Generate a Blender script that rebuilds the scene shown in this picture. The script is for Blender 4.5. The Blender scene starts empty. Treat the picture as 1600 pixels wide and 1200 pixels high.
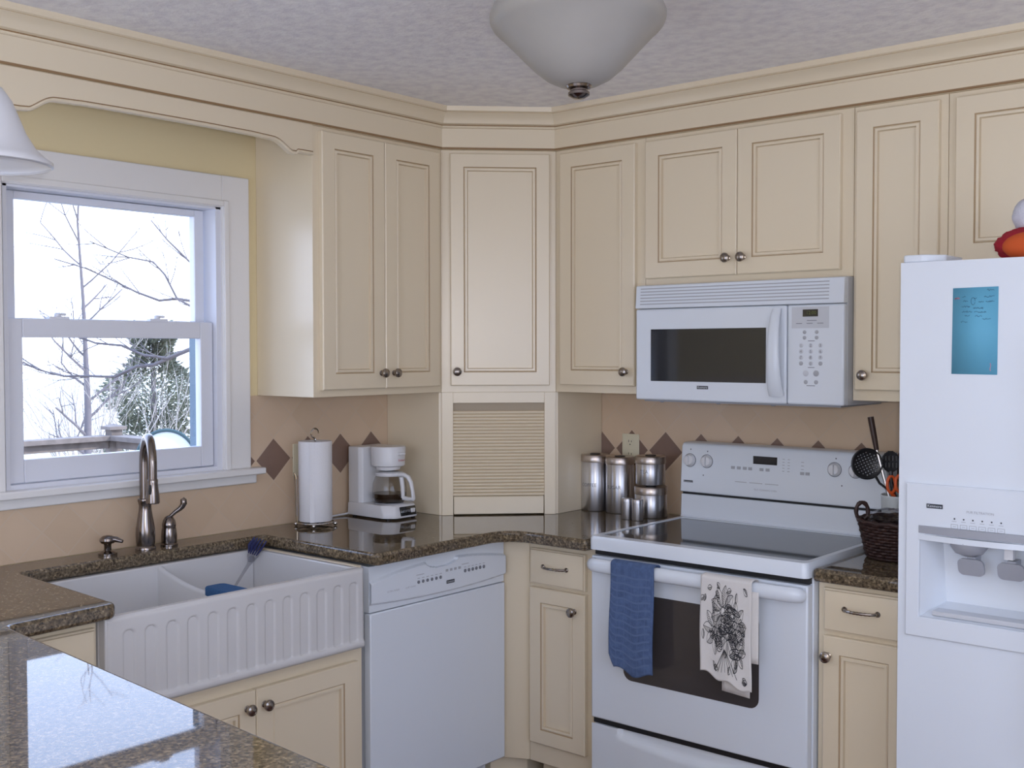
import bpy, bmesh, math, random
from mathutils import Vector, Matrix
random.seed(7)
PI = math.pi
SC = bpy.context.scene
COL = SC.collection

# ------------------------------------------------------------------ materials
def new_mat(name):
    m = bpy.data.materials.new(name); m.use_nodes = True
    nt = m.node_tree; b = nt.nodes['Principled BSDF']
    return m, nt, b

def mat(name, col, rough=.5, metal=0., spec=.5, bump=0., bscale=200., var=0., vscale=8., coat=0., **kw):
    m, nt, b = new_mat(name)
    b.inputs['Base Color'].default_value = (*col, 1)
    b.inputs['Roughness'].default_value = rough
    b.inputs['Metallic'].default_value = metal
    b.inputs['Specular IOR Level'].default_value = spec
    if coat: b.inputs['Coat Weight'].default_value = coat; b.inputs['Coat Roughness'].default_value = .29; b.inputs['Coat IOR'].default_value = 1.7
    for k, v in kw.items(): b.inputs[k].default_value = v
    tc = nt.nodes.new('ShaderNodeTexCoord')
    if bump:
        n = nt.nodes.new('ShaderNodeTexNoise'); n.inputs['Scale'].default_value = bscale; n.inputs['Detail'].default_value = 3
        bp = nt.nodes.new('ShaderNodeBump'); bp.inputs['Strength'].default_value = bump; bp.inputs['Distance'].default_value = .004
        nt.links.new(tc.outputs['Object'], n.inputs['Vector']); nt.links.new(n.outputs['Fac'], bp.inputs['Height'])
        nt.links.new(bp.outputs['Normal'], b.inputs['Normal'])
    if var:
        n = nt.nodes.new('ShaderNodeTexNoise'); n.inputs['Scale'].default_value = vscale; n.inputs['Detail'].default_value = 4
        r = nt.nodes.new('ShaderNodeValToRGB')
        r.color_ramp.elements[0].position = .3; r.color_ramp.elements[1].position = .7
        r.color_ramp.elements[0].color = (*[c*(1-var) for c in col], 1)
        r.color_ramp.elements[1].color = (*[min(1, c*(1+var)) for c in col], 1)
        nt.links.new(tc.outputs['Object'], n.inputs['Vector']); nt.links.new(n.outputs['Fac'], r.inputs['Fac'])
        nt.links.new(r.outputs['Color'], b.inputs['Base Color'])
    return m

def glass_mat(name, tint=(1, 1, 1), rough=.0, ior=1.45, boost=1.):
    m = bpy.data.materials.new(name); m.use_nodes = True; nt = m.node_tree
    for n in list(nt.nodes): nt.nodes.remove(n)
    o = nt.nodes.new('ShaderNodeOutputMaterial'); mx = nt.nodes.new('ShaderNodeMixShader')
    t = nt.nodes.new('ShaderNodeBsdfTransparent'); t.inputs['Color'].default_value = (*tint, 1)
    g = nt.nodes.new('ShaderNodeBsdfGlossy'); g.inputs['Roughness'].default_value = rough
    lw = nt.nodes.new('ShaderNodeLayerWeight'); lw.inputs['Blend'].default_value = .5
    pw = nt.nodes.new('ShaderNodeMath'); pw.operation = 'POWER'; pw.inputs[1].default_value = 4.; nt.links.new(lw.outputs['Facing'], pw.inputs[0])
    f = nt.nodes.new('ShaderNodeMath'); f.operation = 'MULTIPLY_ADD'; f.inputs[1].default_value = .85; f.inputs[2].default_value = ((ior-1)/(ior+1))**2; nt.links.new(pw.outputs[0], f.inputs[0])
    nt.links.new(f.outputs[0], mx.inputs[0]); nt.links.new(t.outputs[0], mx.inputs[1]); nt.links.new(g.outputs[0], mx.inputs[2])
    nt.links.new(mx.outputs[0], o.inputs[0])
    return m

def granite_mat():
    m, nt, b = new_mat('granite')
    tc = nt.nodes.new('ShaderNodeTexCoord')
    def noise(s, d=4):
        n = nt.nodes.new('ShaderNodeTexNoise'); n.inputs['Scale'].default_value = s; n.inputs['Detail'].default_value = d
        nt.links.new(tc.outputs['Object'], n.inputs['Vector']); return n
    n1 = noise(120, 4)
    r1 = nt.nodes.new('ShaderNodeValToRGB'); cr = r1.color_ramp
    cr.elements[0].position = .30; cr.elements[0].color = (.055, .042, .03, 1)
    cr.elements[1].position = .72; cr.elements[1].color = (.31, .24, .155, 1)
    for p, c in ((.40, (.09, .066, .041)), (.50, (.132, .099, .062)), (.58, (.175, .134, .085))):
        e = cr.elements.new(p); e.color = (*c, 1)
    nt.links.new(n1.outputs['Fac'], r1.inputs['Fac'])
    v = nt.nodes.new('ShaderNodeTexVoronoi'); v.inputs['Scale'].default_value = 210
    nt.links.new(tc.outputs['Object'], v.inputs['Vector'])
    r2 = nt.nodes.new('ShaderNodeValToRGB'); r2.color_ramp.interpolation = 'CONSTANT'
    r2.color_ramp.elements[0].position = 0; r2.color_ramp.elements[0].color = (.35, .35, .35, 1)
    r2.color_ramp.elements[1].position = .16; r2.color_ramp.elements[1].color = (1, 1, 1, 1)
    e = r2.color_ramp.elements.new(.82); e.color = (1.5, 1.45, 1.35, 1)
    sp = nt.nodes.new('ShaderNodeSeparateColor'); nt.links.new(v.outputs['Color'], sp.inputs['Color'])
    nt.links.new(sp.outputs[0], r2.inputs['Fac'])
    mx = nt.nodes.new('ShaderNodeMix'); mx.data_type = 'RGBA'; mx.blend_type = 'MULTIPLY'; mx.inputs['Factor'].default_value = .8
    nt.links.new(r1.outputs['Color'], mx.inputs['A']); nt.links.new(r2.outputs['Color'], mx.inputs['B'])
    nt.links.new(mx.outputs['Result'], b.inputs['Base Color'])
    b.inputs['Roughness'].default_value = .03; b.inputs['Specular IOR Level'].default_value = .6
    return m

def tile_mat(name, axis, u0):
    """pale square tiles laid on the diagonal with one row of dark diamonds"""
    m, nt, b = new_mat(name); L = nt.links.new
    tc = nt.nodes.new('ShaderNodeTexCoord'); sx = nt.nodes.new('ShaderNodeSeparateXYZ'); L(tc.outputs['Object'], sx.inputs[0])
    def M(op, a, bb=None, c=None):
        n = nt.nodes.new('ShaderNodeMath'); n.operation = op
        for i, x in enumerate((a, bb, c)):
            if x is None: continue
            if isinstance(x, (int, float)): n.inputs[i].default_value = x
            else: L(x, n.inputs[i])
        return n.outputs[0]
    P = .153
    U = M('DIVIDE', M('SUBTRACT', sx.outputs[axis], u0), P); V = M('DIVIDE', M('SUBTRACT', sx.outputs['Z'], 1.146), P)
    A = M('ADD', M('ADD', U, V), .5); B = M('ADD', M('SUBTRACT', U, V), .5)
    fa, fb = M('FLOOR', A), M('FLOOR', B)
    dark = M('COMPARE', fa, fb, .1)
    ea, eb = M('ABSOLUTE', M('SUBTRACT', M('FRACT', A), .5)), M('ABSOLUTE', M('SUBTRACT', M('FRACT', B), .5))
    edge = M('MAXIMUM', ea, eb)
    grout = M('GREATER_THAN', edge, .478)
    n = nt.nodes.new('ShaderNodeTexNoise'); n.inputs['Scale'].default_value = 9; n.inputs['Detail'].default_value = 5; L(tc.outputs['Object'], n.inputs['Vector'])
    wn = nt.nodes.new('ShaderNodeTexWhiteNoise'); wn.noise_dimensions = '2D'
    cv = nt.nodes.new('ShaderNodeCombineXYZ'); L(fa, cv.inputs[0]); L(fb, cv.inputs[1]); L(cv.outputs[0], wn.inputs['Vector'])
    s = M('ADD', M('MULTIPLY', n.outputs['Fac'], .6), M('MULTIPLY', wn.outputs['Value'], .4))
    def ramp(c0, c1):
        r = nt.nodes.new('ShaderNodeValToRGB'); r.color_ramp.elements[0].color = (*c0, 1); r.color_ramp.elements[1].color = (*c1, 1)
        r.color_ramp.elements[0].position = .2; r.color_ramp.elements[1].position = .8; L(s, r.inputs['Fac']); return r.outputs['Color']
    light = ramp((.64, .475, .325), (.70, .53, .375)); drk = ramp((.20, .125, .095), (.255, .165, .125))
    def mix(f, a, bb):
        x = nt.nodes.new('ShaderNodeMix'); x.data_type = 'RGBA'; L(f, x.inputs['Factor'])
        for k, q in (('A', a), ('B', bb)):
            if isinstance(q, tuple): x.inputs[k].default_value = (*q, 1)
            else: L(q, x.inputs[k])
        return x.outputs['Result']
    c = mix(dark, light, drk); c = mix(grout, c, (.66, .51, .37))
    L(c, b.inputs['Base Color'])
    bp = nt.nodes.new('ShaderNodeBump'); bp.inputs['Strength'].default_value = .25; bp.inputs['Distance'].default_value = .002
    L(M('SUBTRACT', 1., grout), bp.inputs['Height']); L(bp.outputs['Normal'], b.inputs['Normal'])
    b.inputs['Roughness'].default_value = .22; b.inputs['Specular IOR Level'].default_value = .45
    return m

CREAM = (.80, .685, .50)
M_cream = mat('cream_paint', CREAM, .32, spec=.5, coat=.5)
M_glaze = mat('brown_glaze', (.30, .185, .09), .5)
M_glaze_soft = mat('tan_glaze', (.56, .43, .27), .5)
M_white = mat('white_enamel', (.755, .80, .86), .22, spec=.5)
M_door_white = mat('white_textured_enamel', (.755, .80, .86), .3, bump=.05, bscale=900)
M_plastic = mat('white_plastic', (.78, .78, .80), .3)
M_grayplastic = mat('grey_plastic', (.36, .37, .41), .35)
M_palegray = mat('pale_grey_plastic', (.60, .62, .66), .3)
M_black = mat('black_gap', (.012, .012, .014), .5)
M_blackgloss = mat('black_glass', (.018, .019, .021), .05, spec=.6)
M_cooktop = mat('cooktop_glass', (.055, .062, .068), .06, spec=.7)
M_ovenglass = mat('oven_window_glass', (.065, .056, .055), .12, spec=.5)
M_badge = mat('badge_grey', (.04, .045, .06), .35)
M_print = mat('grey_print', (.20, .21, .24), .5)
M_printlight = mat('pale_grey_print', (.42, .43, .46), .5)
M_led = mat('green_display', (.10, .13, .02), .3)
M_nickel = mat('brushed_nickel', (.33, .29, .255), .24, metal=1)
M_bronze = mat('dark_steel', (.235, .20, .18), .2, metal=1)
M_chrome = mat('chrome', (.62, .60, .58), .08, metal=1)
M_alum = mat('brushed_aluminium', (.66, .66, .69), .33, metal=1, Anisotropic=.75, **{'Anisotropic Rotation': .25})
_t = M_alum.node_tree.nodes.new('ShaderNodeTangent'); _t.direction_type = 'RADIAL'; _t.axis = 'Z'
M_alum.node_tree.links.new(_t.outputs[0], M_alum.node_tree.nodes['Principled BSDF'].inputs['Tangent'])
M_copper = mat('warm_lid_metal', (.50, .44, .40), .3, metal=1)
M_granite = granite_mat()
M_tile_back = tile_mat('backsplash_tile', 'X', 1.049)
M_tile_left = tile_mat('backsplash_tile_window_wall', 'Y', -1.144)
M_wall = mat('yellow_wall_paint', (.80, .67, .40), .6, bump=.03, bscale=300)
M_trim = mat('white_trim_paint', (.83, .81, .79), .35)
M_vinyl = mat('white_vinyl', (.76, .77, .83), .35)
M_extblue = mat('pale_blue_siding', (.13, .19, .235), .5)
M_ceil = mat('textured_ceiling', (.92, .905, .955), .8, bump=.8, bscale=70, var=.10, vscale=26)
M_floor = mat('dark_red_wood_floor', (.13, .045, .03), .35, var=.3, vscale=6)
M_porcelain = mat('white_fireclay', (.66, .65, .65), .14, spec=.5)
M_frost = mat('frosted_alabaster_glass', (.42, .40, .37), .4, var=.05, vscale=7, **{'Transmission Weight': .12})
M_shade = mat('white_opal_glass', (.78, .78, .81), .3, **{'Transmission Weight': .1})
M_paper = mat('paper_towel', (.82, .81, .83), .9, bump=.35, bscale=260)
M_towelblue = mat('blue_waffle_cloth', (.085, .135, .27), .95, bump=.6, bscale=420, var=.18, vscale=60)
M_towelwhite = mat('white_cotton_cloth', (.76, .73, .70), .95, bump=.3, bscale=600)
M_ink = mat('black_ink', (.03, .03, .035), .8)
M_carafe = glass_mat('carafe_glass', (.86, .84, .81), .0, 1.5)
M_coffee = mat('black_coffee', (.03, .016, .008), .08)
M_pane = glass_mat('window_glass', (.97, .98, 1.), .0, 1.45)
M_clearplastic = glass_mat('clear_plastic', (.86, .86, .88), .12, 1.45)
M_blacknylon = mat('black_nylon', (.012, .012, .014), .32)
M_darkwood = mat('dark_wood_handle', (.05, .025, .018), .35)
M_orange = mat('orange_plastic', (.72, .11, .02), .4)
M_crock = mat('white_glazed_crock', (.70, .73, .72), .2)
M_wicker = mat('dark_brown_wicker', (.035, .014, .011), .5, bump=.4, bscale=160, var=.35, vscale=60)
M_red = mat('red_fur', (.42, .012, .03), .95, bump=.8, bscale=300)
M_orangefelt = mat('orange_felt', (.62, .10, .02), .9)
M_whitefur = mat('white_fur', (.66, .66, .74), .95, bump=.6, bscale=200)
M_note = mat('blue_paper', (.13, .42, .60), .7)
M_pen = mat('dark_blue_ink', (.045, .13, .22), .8)
M_pink = mat('pink_ink', (.55, .25, .33), .8)
M_redprint = mat('red_print', (.55, .06, .08), .5)
M_almond = mat('almond_plastic', (.74, .68, .50), .35)
M_bristle = mat('navy_bristles', (.02, .025, .11), .6)
M_sponge = mat('blue_sponge', (.03, .10, .24), .95, bump=.8, bscale=300)
M_deck = mat('weathered_deck_wood', (.19, .155, .135), .8, var=.2, vscale=14)
M_bark = mat('grey_bark', (.15, .13, .135), .9)
M_palebark = mat('pale_bark', (.42, .37, .33), .9)
M_leaf = mat('evergreen_needles', (.17, .18, .125), .8, var=.4, vscale=3)
M_field = mat('pale_winter_field', (.62, .58, .50), .9, var=.05, vscale=.3)
M_teal = mat('teal_metal', (.035, .075, .085), .4)
M_slot_shade = mat('painted_slot_shade', (.45, .37, .27), .7)

# ------------------------------------------------------------------ mesh builder
class MB:
    def __init__(s): s.v = []; s.f = []; s.m = []
    def face(s, idx, m=0): s.f.append(tuple(idx)); s.m.append(m)
    def add(s, vs, fs, m=0):
        n = len(s.v); s.v += [tuple(v) for v in vs]
        for f in fs: s.face([i+n for i in f], m)
    def box(s, x0, x1, y0, y1, z0, z1, m=0):
        x0, x1 = min(x0, x1), max(x0, x1); y0, y1 = min(y0, y1), max(y0, y1); z0, z1 = min(z0, z1), max(z0, z1)
        s.add([(x0,y0,z0),(x1,y0,z0),(x1,y1,z0),(x0,y1,z0),(x0,y0,z1),(x1,y0,z1),(x1,y1,z1),(x0,y1,z1)],
              [(0,3,2,1),(4,5,6,7),(0,1,5,4),(1,2,6,5),(2,3,7,6),(3,0,4,7)], m); return s
    def prism(s, poly, z0, z1, m=0):
        n = len(poly); a = sum(poly[i][0]*poly[(i+1)%n][1]-poly[(i+1)%n][0]*poly[i][1] for i in range(n))
        if a < 0: poly = poly[::-1]
        s.add([(x, y, z0) for x, y in poly]+[(x, y, z1) for x, y in poly],
              [tuple(range(n))[::-1], tuple(range(n, 2*n))]+[(i, (i+1)%n, n+(i+1)%n, n+i) for i in range(n)], m); return s
    def lathe(s, prof, c, axis=(0, 0, 1), seg=32, m=0, tilt=None, caps=True):
        ax = Vector(axis).normalized(); t = Vector((1, 0, 0)) if abs(ax.x) < .9 else Vector((0, 1, 0))
        e1 = ax.cross(t).normalized(); e2 = ax.cross(e1); c = Vector(c); n0 = len(s.v)
        for r, h in prof:
            for k in range(seg):
                a = 2*PI*k/seg; s.v.append(tuple(c+ax*h+(e1*math.cos(a)+e2*math.sin(a))*max(r, 1e-5)))
        for i in range(len(prof)-1):
            mm = m[i] if isinstance(m, (list, tuple)) else m
            for k in range(seg):
                k2 = (k+1)%seg; s.face((n0+i*seg+k, n0+i*seg+k2, n0+(i+1)*seg+k2, n0+(i+1)*seg+k), mm)
        if caps:
            mm = m[0] if isinstance(m, (list, tuple)) else m
            s.face([n0+k for k in range(seg)][::-1], mm)
            mm = m[-1] if isinstance(m, (list, tuple)) else m
            s.face([n0+(len(prof)-1)*seg+k for k in range(seg)], mm)
        return s
    def tube(s, pts, r, seg=10, m=0, closed=False, flat=1.):
        pts = [Vector(p) for p in pts]; n = len(pts); R = r if isinstance(r, (list, tuple)) else [r]*n
        n0 = len(s.v); up = None
        for i, p in enumerate(pts):
            if closed: d = pts[(i+1)%n]-pts[i-1]
            else: d = pts[min(i+1, n-1)]-pts[max(i-1, 0)]
            d = d.normalized() if d.length > 1e-9 else Vector((0, 0, 1))
            if up is None: up = Vector((0, 0, 1)) if abs(d.z) < .9 else Vector((1, 0, 0))
            e1 = d.cross(up);
            if e1.length < 1e-6: e1 = d.orthogonal()
            e1.normalize(); e2 = e1.cross(d).normalized(); up = e2
            for k in range(seg):
                a = 2*PI*k/seg; s.v.append(tuple(p+(e1*math.cos(a)+e2*math.sin(a)*flat)*R[i]))
        for i in range(n if closed else n-1):
            j = (i+1)%n
            for k in range(seg):
                k2 = (k+1)%seg; s.face((n0+i*seg+k, n0+i*seg+k2, n0+j*seg+k2, n0+j*seg+k), m)
        if not closed:
            s.face([n0+k for k in range(seg)][::-1], m); s.face([n0+(n-1)*seg+k for k in range(seg)], m)
        return s
    def grid(s, fn, nu, nv, m=0):
        n0 = len(s.v)
        for j in range(nv+1):
            for i in range(nu+1): s.v.append(tuple(fn(i/nu, j/nv)))
        for j in range(nv):
            for i in range(nu):
                a = n0+j*(nu+1)+i; s.face((a, a+1, a+nu+2, a+nu+1), m)
        return s
    def rings(s, rings, ms, cap=True):
        """rings: lists of points of equal count joined in order; ms one slot per band"""
        n0 = len(s.v); k = len(rings[0])
        for r in rings: s.v += [tuple(p) for p in r]
        for i in range(len(rings)-1):
            for a in range(k):
                b = (a+1)%k; s.face((n0+i*k+a, n0+i*k+b, n0+(i+1)*k+b, n0+(i+1)*k+a), ms[i])
        if cap: s.face([n0+(len(rings)-1)*k+a for a in range(k)], ms[-1])
        return s
    def ellipsoid(s, c, r, seg=20, rings=12, m=0, jit=0.):
        n0 = len(s.v)
        for j in range(rings+1):
            t = PI*j/rings
            for i in range(seg):
                a = 2*PI*i/seg; q = 1+random.uniform(-jit, jit)
                s.v.append((c[0]+r[0]*q*math.sin(t)*math.cos(a), c[1]+r[1]*q*math.sin(t)*math.sin(a), c[2]+r[2]*q*math.cos(t)))
        for j in range(rings):
            for i in range(seg):
                i2 = (i+1)%seg; s.face((n0+j*seg+i, n0+(j+1)*seg+i, n0+(j+1)*seg+i2, n0+j*seg+i2), m)
        return s

def marks(t, lines, place, w, m, parent):
    for ln in lines: t.part('printed_mark', strokes_mb([ln], place, w), m, parent)

class Thing:
    """an empty at the thing's base; parts are modelled in wall coordinates (x along the wall, -y out of it)"""
    def __init__(s, name, label, cat, base=(0, 0, 0), rot=0., group=None, kind=None):
        o = bpy.data.objects.new(name, None); COL.objects.link(o); o.empty_display_size = .1
        s.base = Vector(base); R = Matrix.Rotation(rot, 4, 'Z')
        o.matrix_world = R @ Matrix.Translation(s.base)
        if label: o['label'] = label
        if cat: o['category'] = cat
        if group: o['group'] = group
        if kind: o['kind'] = kind
        s.o = o
    def part(s, name, mb, mats, parent=None, bevel=0., seg=2, smooth=35, label=None, solid=0., kind=None):
        o = make(name, mb, mats, bevel, seg, smooth, off=s.base, solid=solid)
        o.parent = parent or s.o
        if parent: pass
        if label: o['label'] = label
        if kind: o['kind'] = kind
        return o

def make(name, mb, mats, bevel=0., seg=2, smooth=35, off=Vector((0, 0, 0)), solid=0.):
    me = bpy.data.meshes.new(name)
    me.from_pydata([tuple(Vector(v)-off) for v in mb.v], [], mb.f)
    if not isinstance(mats, (list, tuple)): mats = [mats]
    for m in mats: me.materials.append(m)
    me.polygons.foreach_set('material_index', mb.m)
    bm = bmesh.new(); bm.from_mesh(me)
    bmesh.ops.recalc_face_normals(bm, faces=bm.faces)
    bm.to_mesh(me); bm.free()
    if smooth:
        for p in me.polygons: p.use_smooth = True
        me.set_sharp_from_angle(angle=math.radians(smooth))
    o = bpy.data.objects.new(name, me); COL.objects.link(o)
    if solid:
        md = o.modifiers.new('thickness', 'SOLIDIFY'); md.thickness = solid; md.offset = 0
    if bevel:
        md = o.modifiers.new('round', 'BEVEL'); md.width = bevel; md.segments = seg; md.limit_method = 'ANGLE'; md.angle_limit = math.radians(40)
        md.harden_normals = False
    return o

def solo(name, mb, mats, label, cat, bevel=0., seg=2, smooth=35, group=None, kind=None, base=None, rot=0., solid=0.):
    b = Vector(base) if base is not None else Vector((0, 0, 0))
    o = make(name, mb, mats, bevel, seg, smooth, off=b, solid=solid)
    o.matrix_world = Matrix.Rotation(rot, 4, 'Z') @ Matrix.Translation(b)
    if label: o['label'] = label
    if cat: o['category'] = cat
    if group: o['group'] = group
    if kind: o['kind'] = kind
    return o

def struct(name, mb, mats, bevel=0., **k):
    o = make(name, mb, mats, bevel, **k); o['kind'] = 'structure'; return o

def text_mb(txt, size, x, y, z, ang=0., flat='wall', align='CENTER'):
    c = bpy.data.curves.new('t', 'FONT'); c.body = txt; c.size = size; c.align_x = align; c.align_y = 'CENTER'; c.resolution_u = 2
    o = bpy.data.objects.new('t', c); COL.objects.link(o)
    dg = bpy.context.evaluated_depsgraph_get(); dg.update()
    me = bpy.data.meshes.new_from_object(o.evaluated_get(dg))
    mb = MB(); ca, sa = math.cos(ang), math.sin(ang)
    vs = [(x+v.co.x*ca-v.co.y*sa, y, z+v.co.x*sa+v.co.y*ca) for v in me.vertices]
    mb.add(vs, [tuple(p.vertices) for p in me.polygons])
    bpy.data.objects.remove(o); bpy.data.curves.remove(c); bpy.data.meshes.remove(me)
    return mb

# ------------------------------------------------------------------ shared shapes
def ring_rect(u0, u1, z0, z1, b, i):
    return [(u0+i, b, z0+i), (u1-i, b, z0+i), (u1-i, b, z1-i), (u0+i, b, z1-i)]

def door_mb(u0, u1, z0, z1, bf, inset=.055, thick=.02):
    """recessed panel door, front towards -y, back plane at bf; slots: paint, glaze, soft glaze"""
    prof = [(0, 0, 0), (0, thick-.003, 0), (.003, thick, 0), (inset-.003, thick, 1), (inset, thick-.004, 0), (inset+.003, thick-.0005, 0),
            (inset+.010, thick-.001, 2), (inset+.013, thick-.009, 0), (inset+.018, thick-.009, 0)]
    mb = MB(); mb.face
    mb.rings([ring_rect(u0, u1, z0, z1, bf-h, i) for i, h, _ in prof], [m for _, _, m in prof])
    mb.face((3, 2, 1, 0), 0); mb.f[-1] = (0, 1, 2, 3)
    return mb

def slab_mb(u0, u1, z0, z1, bf, thick=.02):
    prof = [(0, 0, 0), (0, thick-.006, 2), (.004, thick-.004, 0), (.006, thick-.001, 0), (.010, thick, 0)]
    mb = MB(); mb.rings([ring_rect(u0, u1, z0, z1, bf-h, i) for i, h, _ in prof], [0, 0, 2, 0, 0]); mb.face((0, 1, 2, 3), 0)
    return mb
DM = [M_cream, M_glaze, M_glaze_soft]
M_groove = mat('tan_groove_glaze', (.47, .345, .21), .5); M_groove_soft = mat('pale_groove_glaze', (.66, .54, .37), .45)
DD = [M_cream, M_groove, M_groove_soft]

KNOB = [(.0095, 0), (.0095, .002), (.006, .004), (.0055, .012), (.009, .015), (.0150, .018), (.0162, .022), (.0150, .0265), (.0110, .0285), (.0104, .0278), (.006, .0298), (0, .0302)]
def knob(t, parent, u, b, z, mtl=None):
    mb = MB(); mb.lathe(KNOB, (u, b, z), (0, -1, 0), 24)
    return t.part('knob', mb, mtl or M_nickel, parent, label='brushed nickel knob')

def pull(t, parent, u, b, z, w=.10):
    mb = MB(); n = 24; pts = []
    for i in range(n+1):
        a = i/n; pts.append((u-w/2+w*a, b-.004-.022*math.sin(PI*a)**.55, z))
    mb.tube(pts, [.0036+.0012*abs(math.sin(9*PI*i/n)) for i in range(n+1)], 8)
    for sx in (-1, 1): mb.lathe([(.008, 0), (.008, .003), (.0055, .006)], (u+sx*w/2, b, z), (0, -1, 0), 14)
    return t.part('handle', mb, M_nickel, parent, label='nickel arched pull')

def loft_round_rect(cx, cy, hx, hy, r, n=6):
    pts = []
    for sx, sy, a0 in ((1, 1, 0), (-1, 1, 90), (-1, -1, 180), (1, -1, 270)):
        for k in range(n+1):
            a = math.radians(a0+90*k/n); pts.append((cx+sx*(hx-r)+r*math.cos(a), cy+sy*(hy-r)+r*math.sin(a)))
    return pts

def fillet(poly, rad):
    out = []; n = len(poly)
    for i, p in enumerate(poly):
        r = rad.get(i, 0)
        if not r: out.append(p); continue
        P = Vector(p); A = (Vector(poly[i-1])-P).normalized(); B = (Vector(poly[(i+1)%n])-P).normalized()
        ang = A.angle(B); d = r/math.tan(ang/2); c = P+(A+B).normalized()*(r/math.sin(ang/2))
        a0 = P+A*d-c; a1 = P+B*d-c; k = 8
        t0 = math.atan2(a0.y, a0.x); t1 = math.atan2(a1.y, a1.x); dt = (t1-t0+PI) % (2*PI)-PI
        for j in range(k+1):
            t = t0+dt*j/k; out.append((c.x+r*math.cos(t), c.y+r*math.sin(t)))
    return out

def strokes_mb(lines, place, w):
    """thin inked lines; place(x, y) -> 3D point"""
    mb = MB()
    for ln in lines:
        ww = w
        if isinstance(ln, tuple): ln, ww = ln
        for (x0, y0), (x1, y1) in zip(ln[:-1], ln[1:]):
            dx, dy = x1-x0, y1-y0; L = math.hypot(dx, dy) or 1e-9; nx, ny = -dy/L*ww/2, dx/L*ww/2
            mb.add([place(x0+nx, y0+ny), place(x1+nx, y1+ny), place(x1-nx, y1-ny), place(x0-nx, y0-ny)], [(0, 1, 2, 3)])
    return mb

R90, R45 = PI/2, PI/4
S2 = 2**.5
H_C = 2.415; Z_CT = .914; Z_CB = .876
# ================================================================== ROOM SHELL
mb = MB(); mb.box(-.15, 4.75, -5.35, .15, -.12, 0); struct('floor', mb, M_floor)
mb = MB(); mb.box(.01, 4.59, -5.19, -3.3, .0005, .012); struct('floor', mb, mat('pale_bounce_floor', (.62, .58, .54), .95, bump=.4, bscale=500))  # unseen pale floor sheet, added to bounce light up to the ceiling
mb = MB(); mb.box(-.15, 4.75, -5.35, .15, H_C, H_C+.12); struct('ceiling', mb, M_ceil)
mb = MB(); mb.box(-.15, 4.75, 0, .15, 0, H_C); struct('wall_back', mb, M_wall)
WY0, WY1, WZ0, WZ1 = -2.09, -1.28, 1.12, 2.012
def wall_with_hole(mb, fixed, a0, a1, z0, z1, holes, axis):
    """wall slab from boxes around rectangular holes sorted along its length"""
    def bx(p, q, r, s):
        if q-p < 1e-4 or s-r < 1e-4: return
        if axis == 'y': mb.box(fixed[0], fixed[1], p, q, r, s)
        else: mb.box(p, q, fixed[0], fixed[1], r, s)
    cur = a0
    for h0, h1, k0, k1 in holes:
        bx(cur, h0, z0, z1); bx(h0, h1, z0, k0); bx(h0, h1, k1, z1); cur = h1
    bx(cur, a1, z0, z1)
mb = MB(); wall_with_hole(mb, (-.15, 0), -5.2, 0, 0, H_C, [(WY0, WY1, WZ0, WZ1)], 'y'); struct('wall_left', mb, M_wall)
RW = (-4.6, -1.7, .70, 2.15)
mb = MB(); wall_with_hole(mb, (4.6, 4.75), -5.2, 0, 0, H_C, [RW], 'y'); struct('wall_right', mb, M_wall)
FD = (1.0, 3.2, .04, 2.15)
mb = MB(); wall_with_hole(mb, (-5.35, -5.2), -.15, 4.75, 0, H_C, [FD], 'x'); struct('wall_front', mb, M_wall)

# kitchen window over the sink
win = Thing('window_1', 'white double hung window above the farmhouse sink', None, (0, -1.725, 1.1), 0, kind='structure')
def P(name, mb, m, par=None, **k): return win.part(name, mb, m, par, **k)
mb = MB()
cy0, cy1 = -2.203, -1.247
for (a, b, c, d) in ((cy0, -2.095, 1.126, 2.112), (-1.355, cy1, 1.126, 2.112), (-2.095, -1.355, 2.005, 2.112)):
    mb.box(0, .018, a, b, c, d)
casing = P('casing', mb, M_trim, bevel=.003)
mb = MB()
for (a, b, c, d) in ((-2.118, -2.098, 1.126, 2.028), (-1.352, -1.332, 1.126, 2.028), (-2.098, -1.352, 2.008, 2.028)):
    mb.box(.016, .025, a, b, c, d)
P('casing_bead', mb, M_trim, casing, bevel=.003)
mb = MB()
mb.box(-.149, .006, WY0+.001, WY0+.014, WZ0, WZ1); mb.box(-.088, .006, -1.374, WY1-.001, WZ0+.001, WZ1-.001)
mb.box(-.149, .006, WY0, WY1, WZ1-.014, WZ1-.001); mb.box(-.149, .004, WY0, WY1, WZ0+.001, WZ0+.02)
P('jamb', mb, M_vinyl, bevel=.001)
mb = MB()
mb.box(-.149, -.0885, -1.378, WY1-.001, WZ0+.021, 1.60)
mb.box(-.20, -.151, WY1-.004, WY1+.10, WZ0-.05, WZ1+.1); mb.box(-.20, -.15, WY0-.10, WY0+.014, WZ0-.05, WZ1+.1)
P('exterior_trim', mb, M_extblue, bevel=.002, label='pale blue outer trim')
def sash(name, x0, x1, y0, y1, z0, z1, gy0, gy1, gz0, gz1):
    mb = MB()
    mb.box(x0, x1, y0, gy0, z0, z1); mb.box(x0, x1, gy1, y1, z0, z1); mb.box(x0, x1, gy0, gy1, z0, gz0); mb.box(x0, x1, gy0, gy1, gz1, z1)
    s = P(name, mb, M_vinyl, bevel=.003)
    mb = MB(); mb.box((x0+x1)/2-.002, (x0+x1)/2+.002, gy0-.004, gy1+.004, gz0-.004, gz1+.004); P('pane', mb, M_pane, s)
    return s
us = sash('upper_sash', -.083, -.050, -2.073, -1.383, 1.585, 1.996, -2.028, -1.418, 1.625, 1.974)
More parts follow.
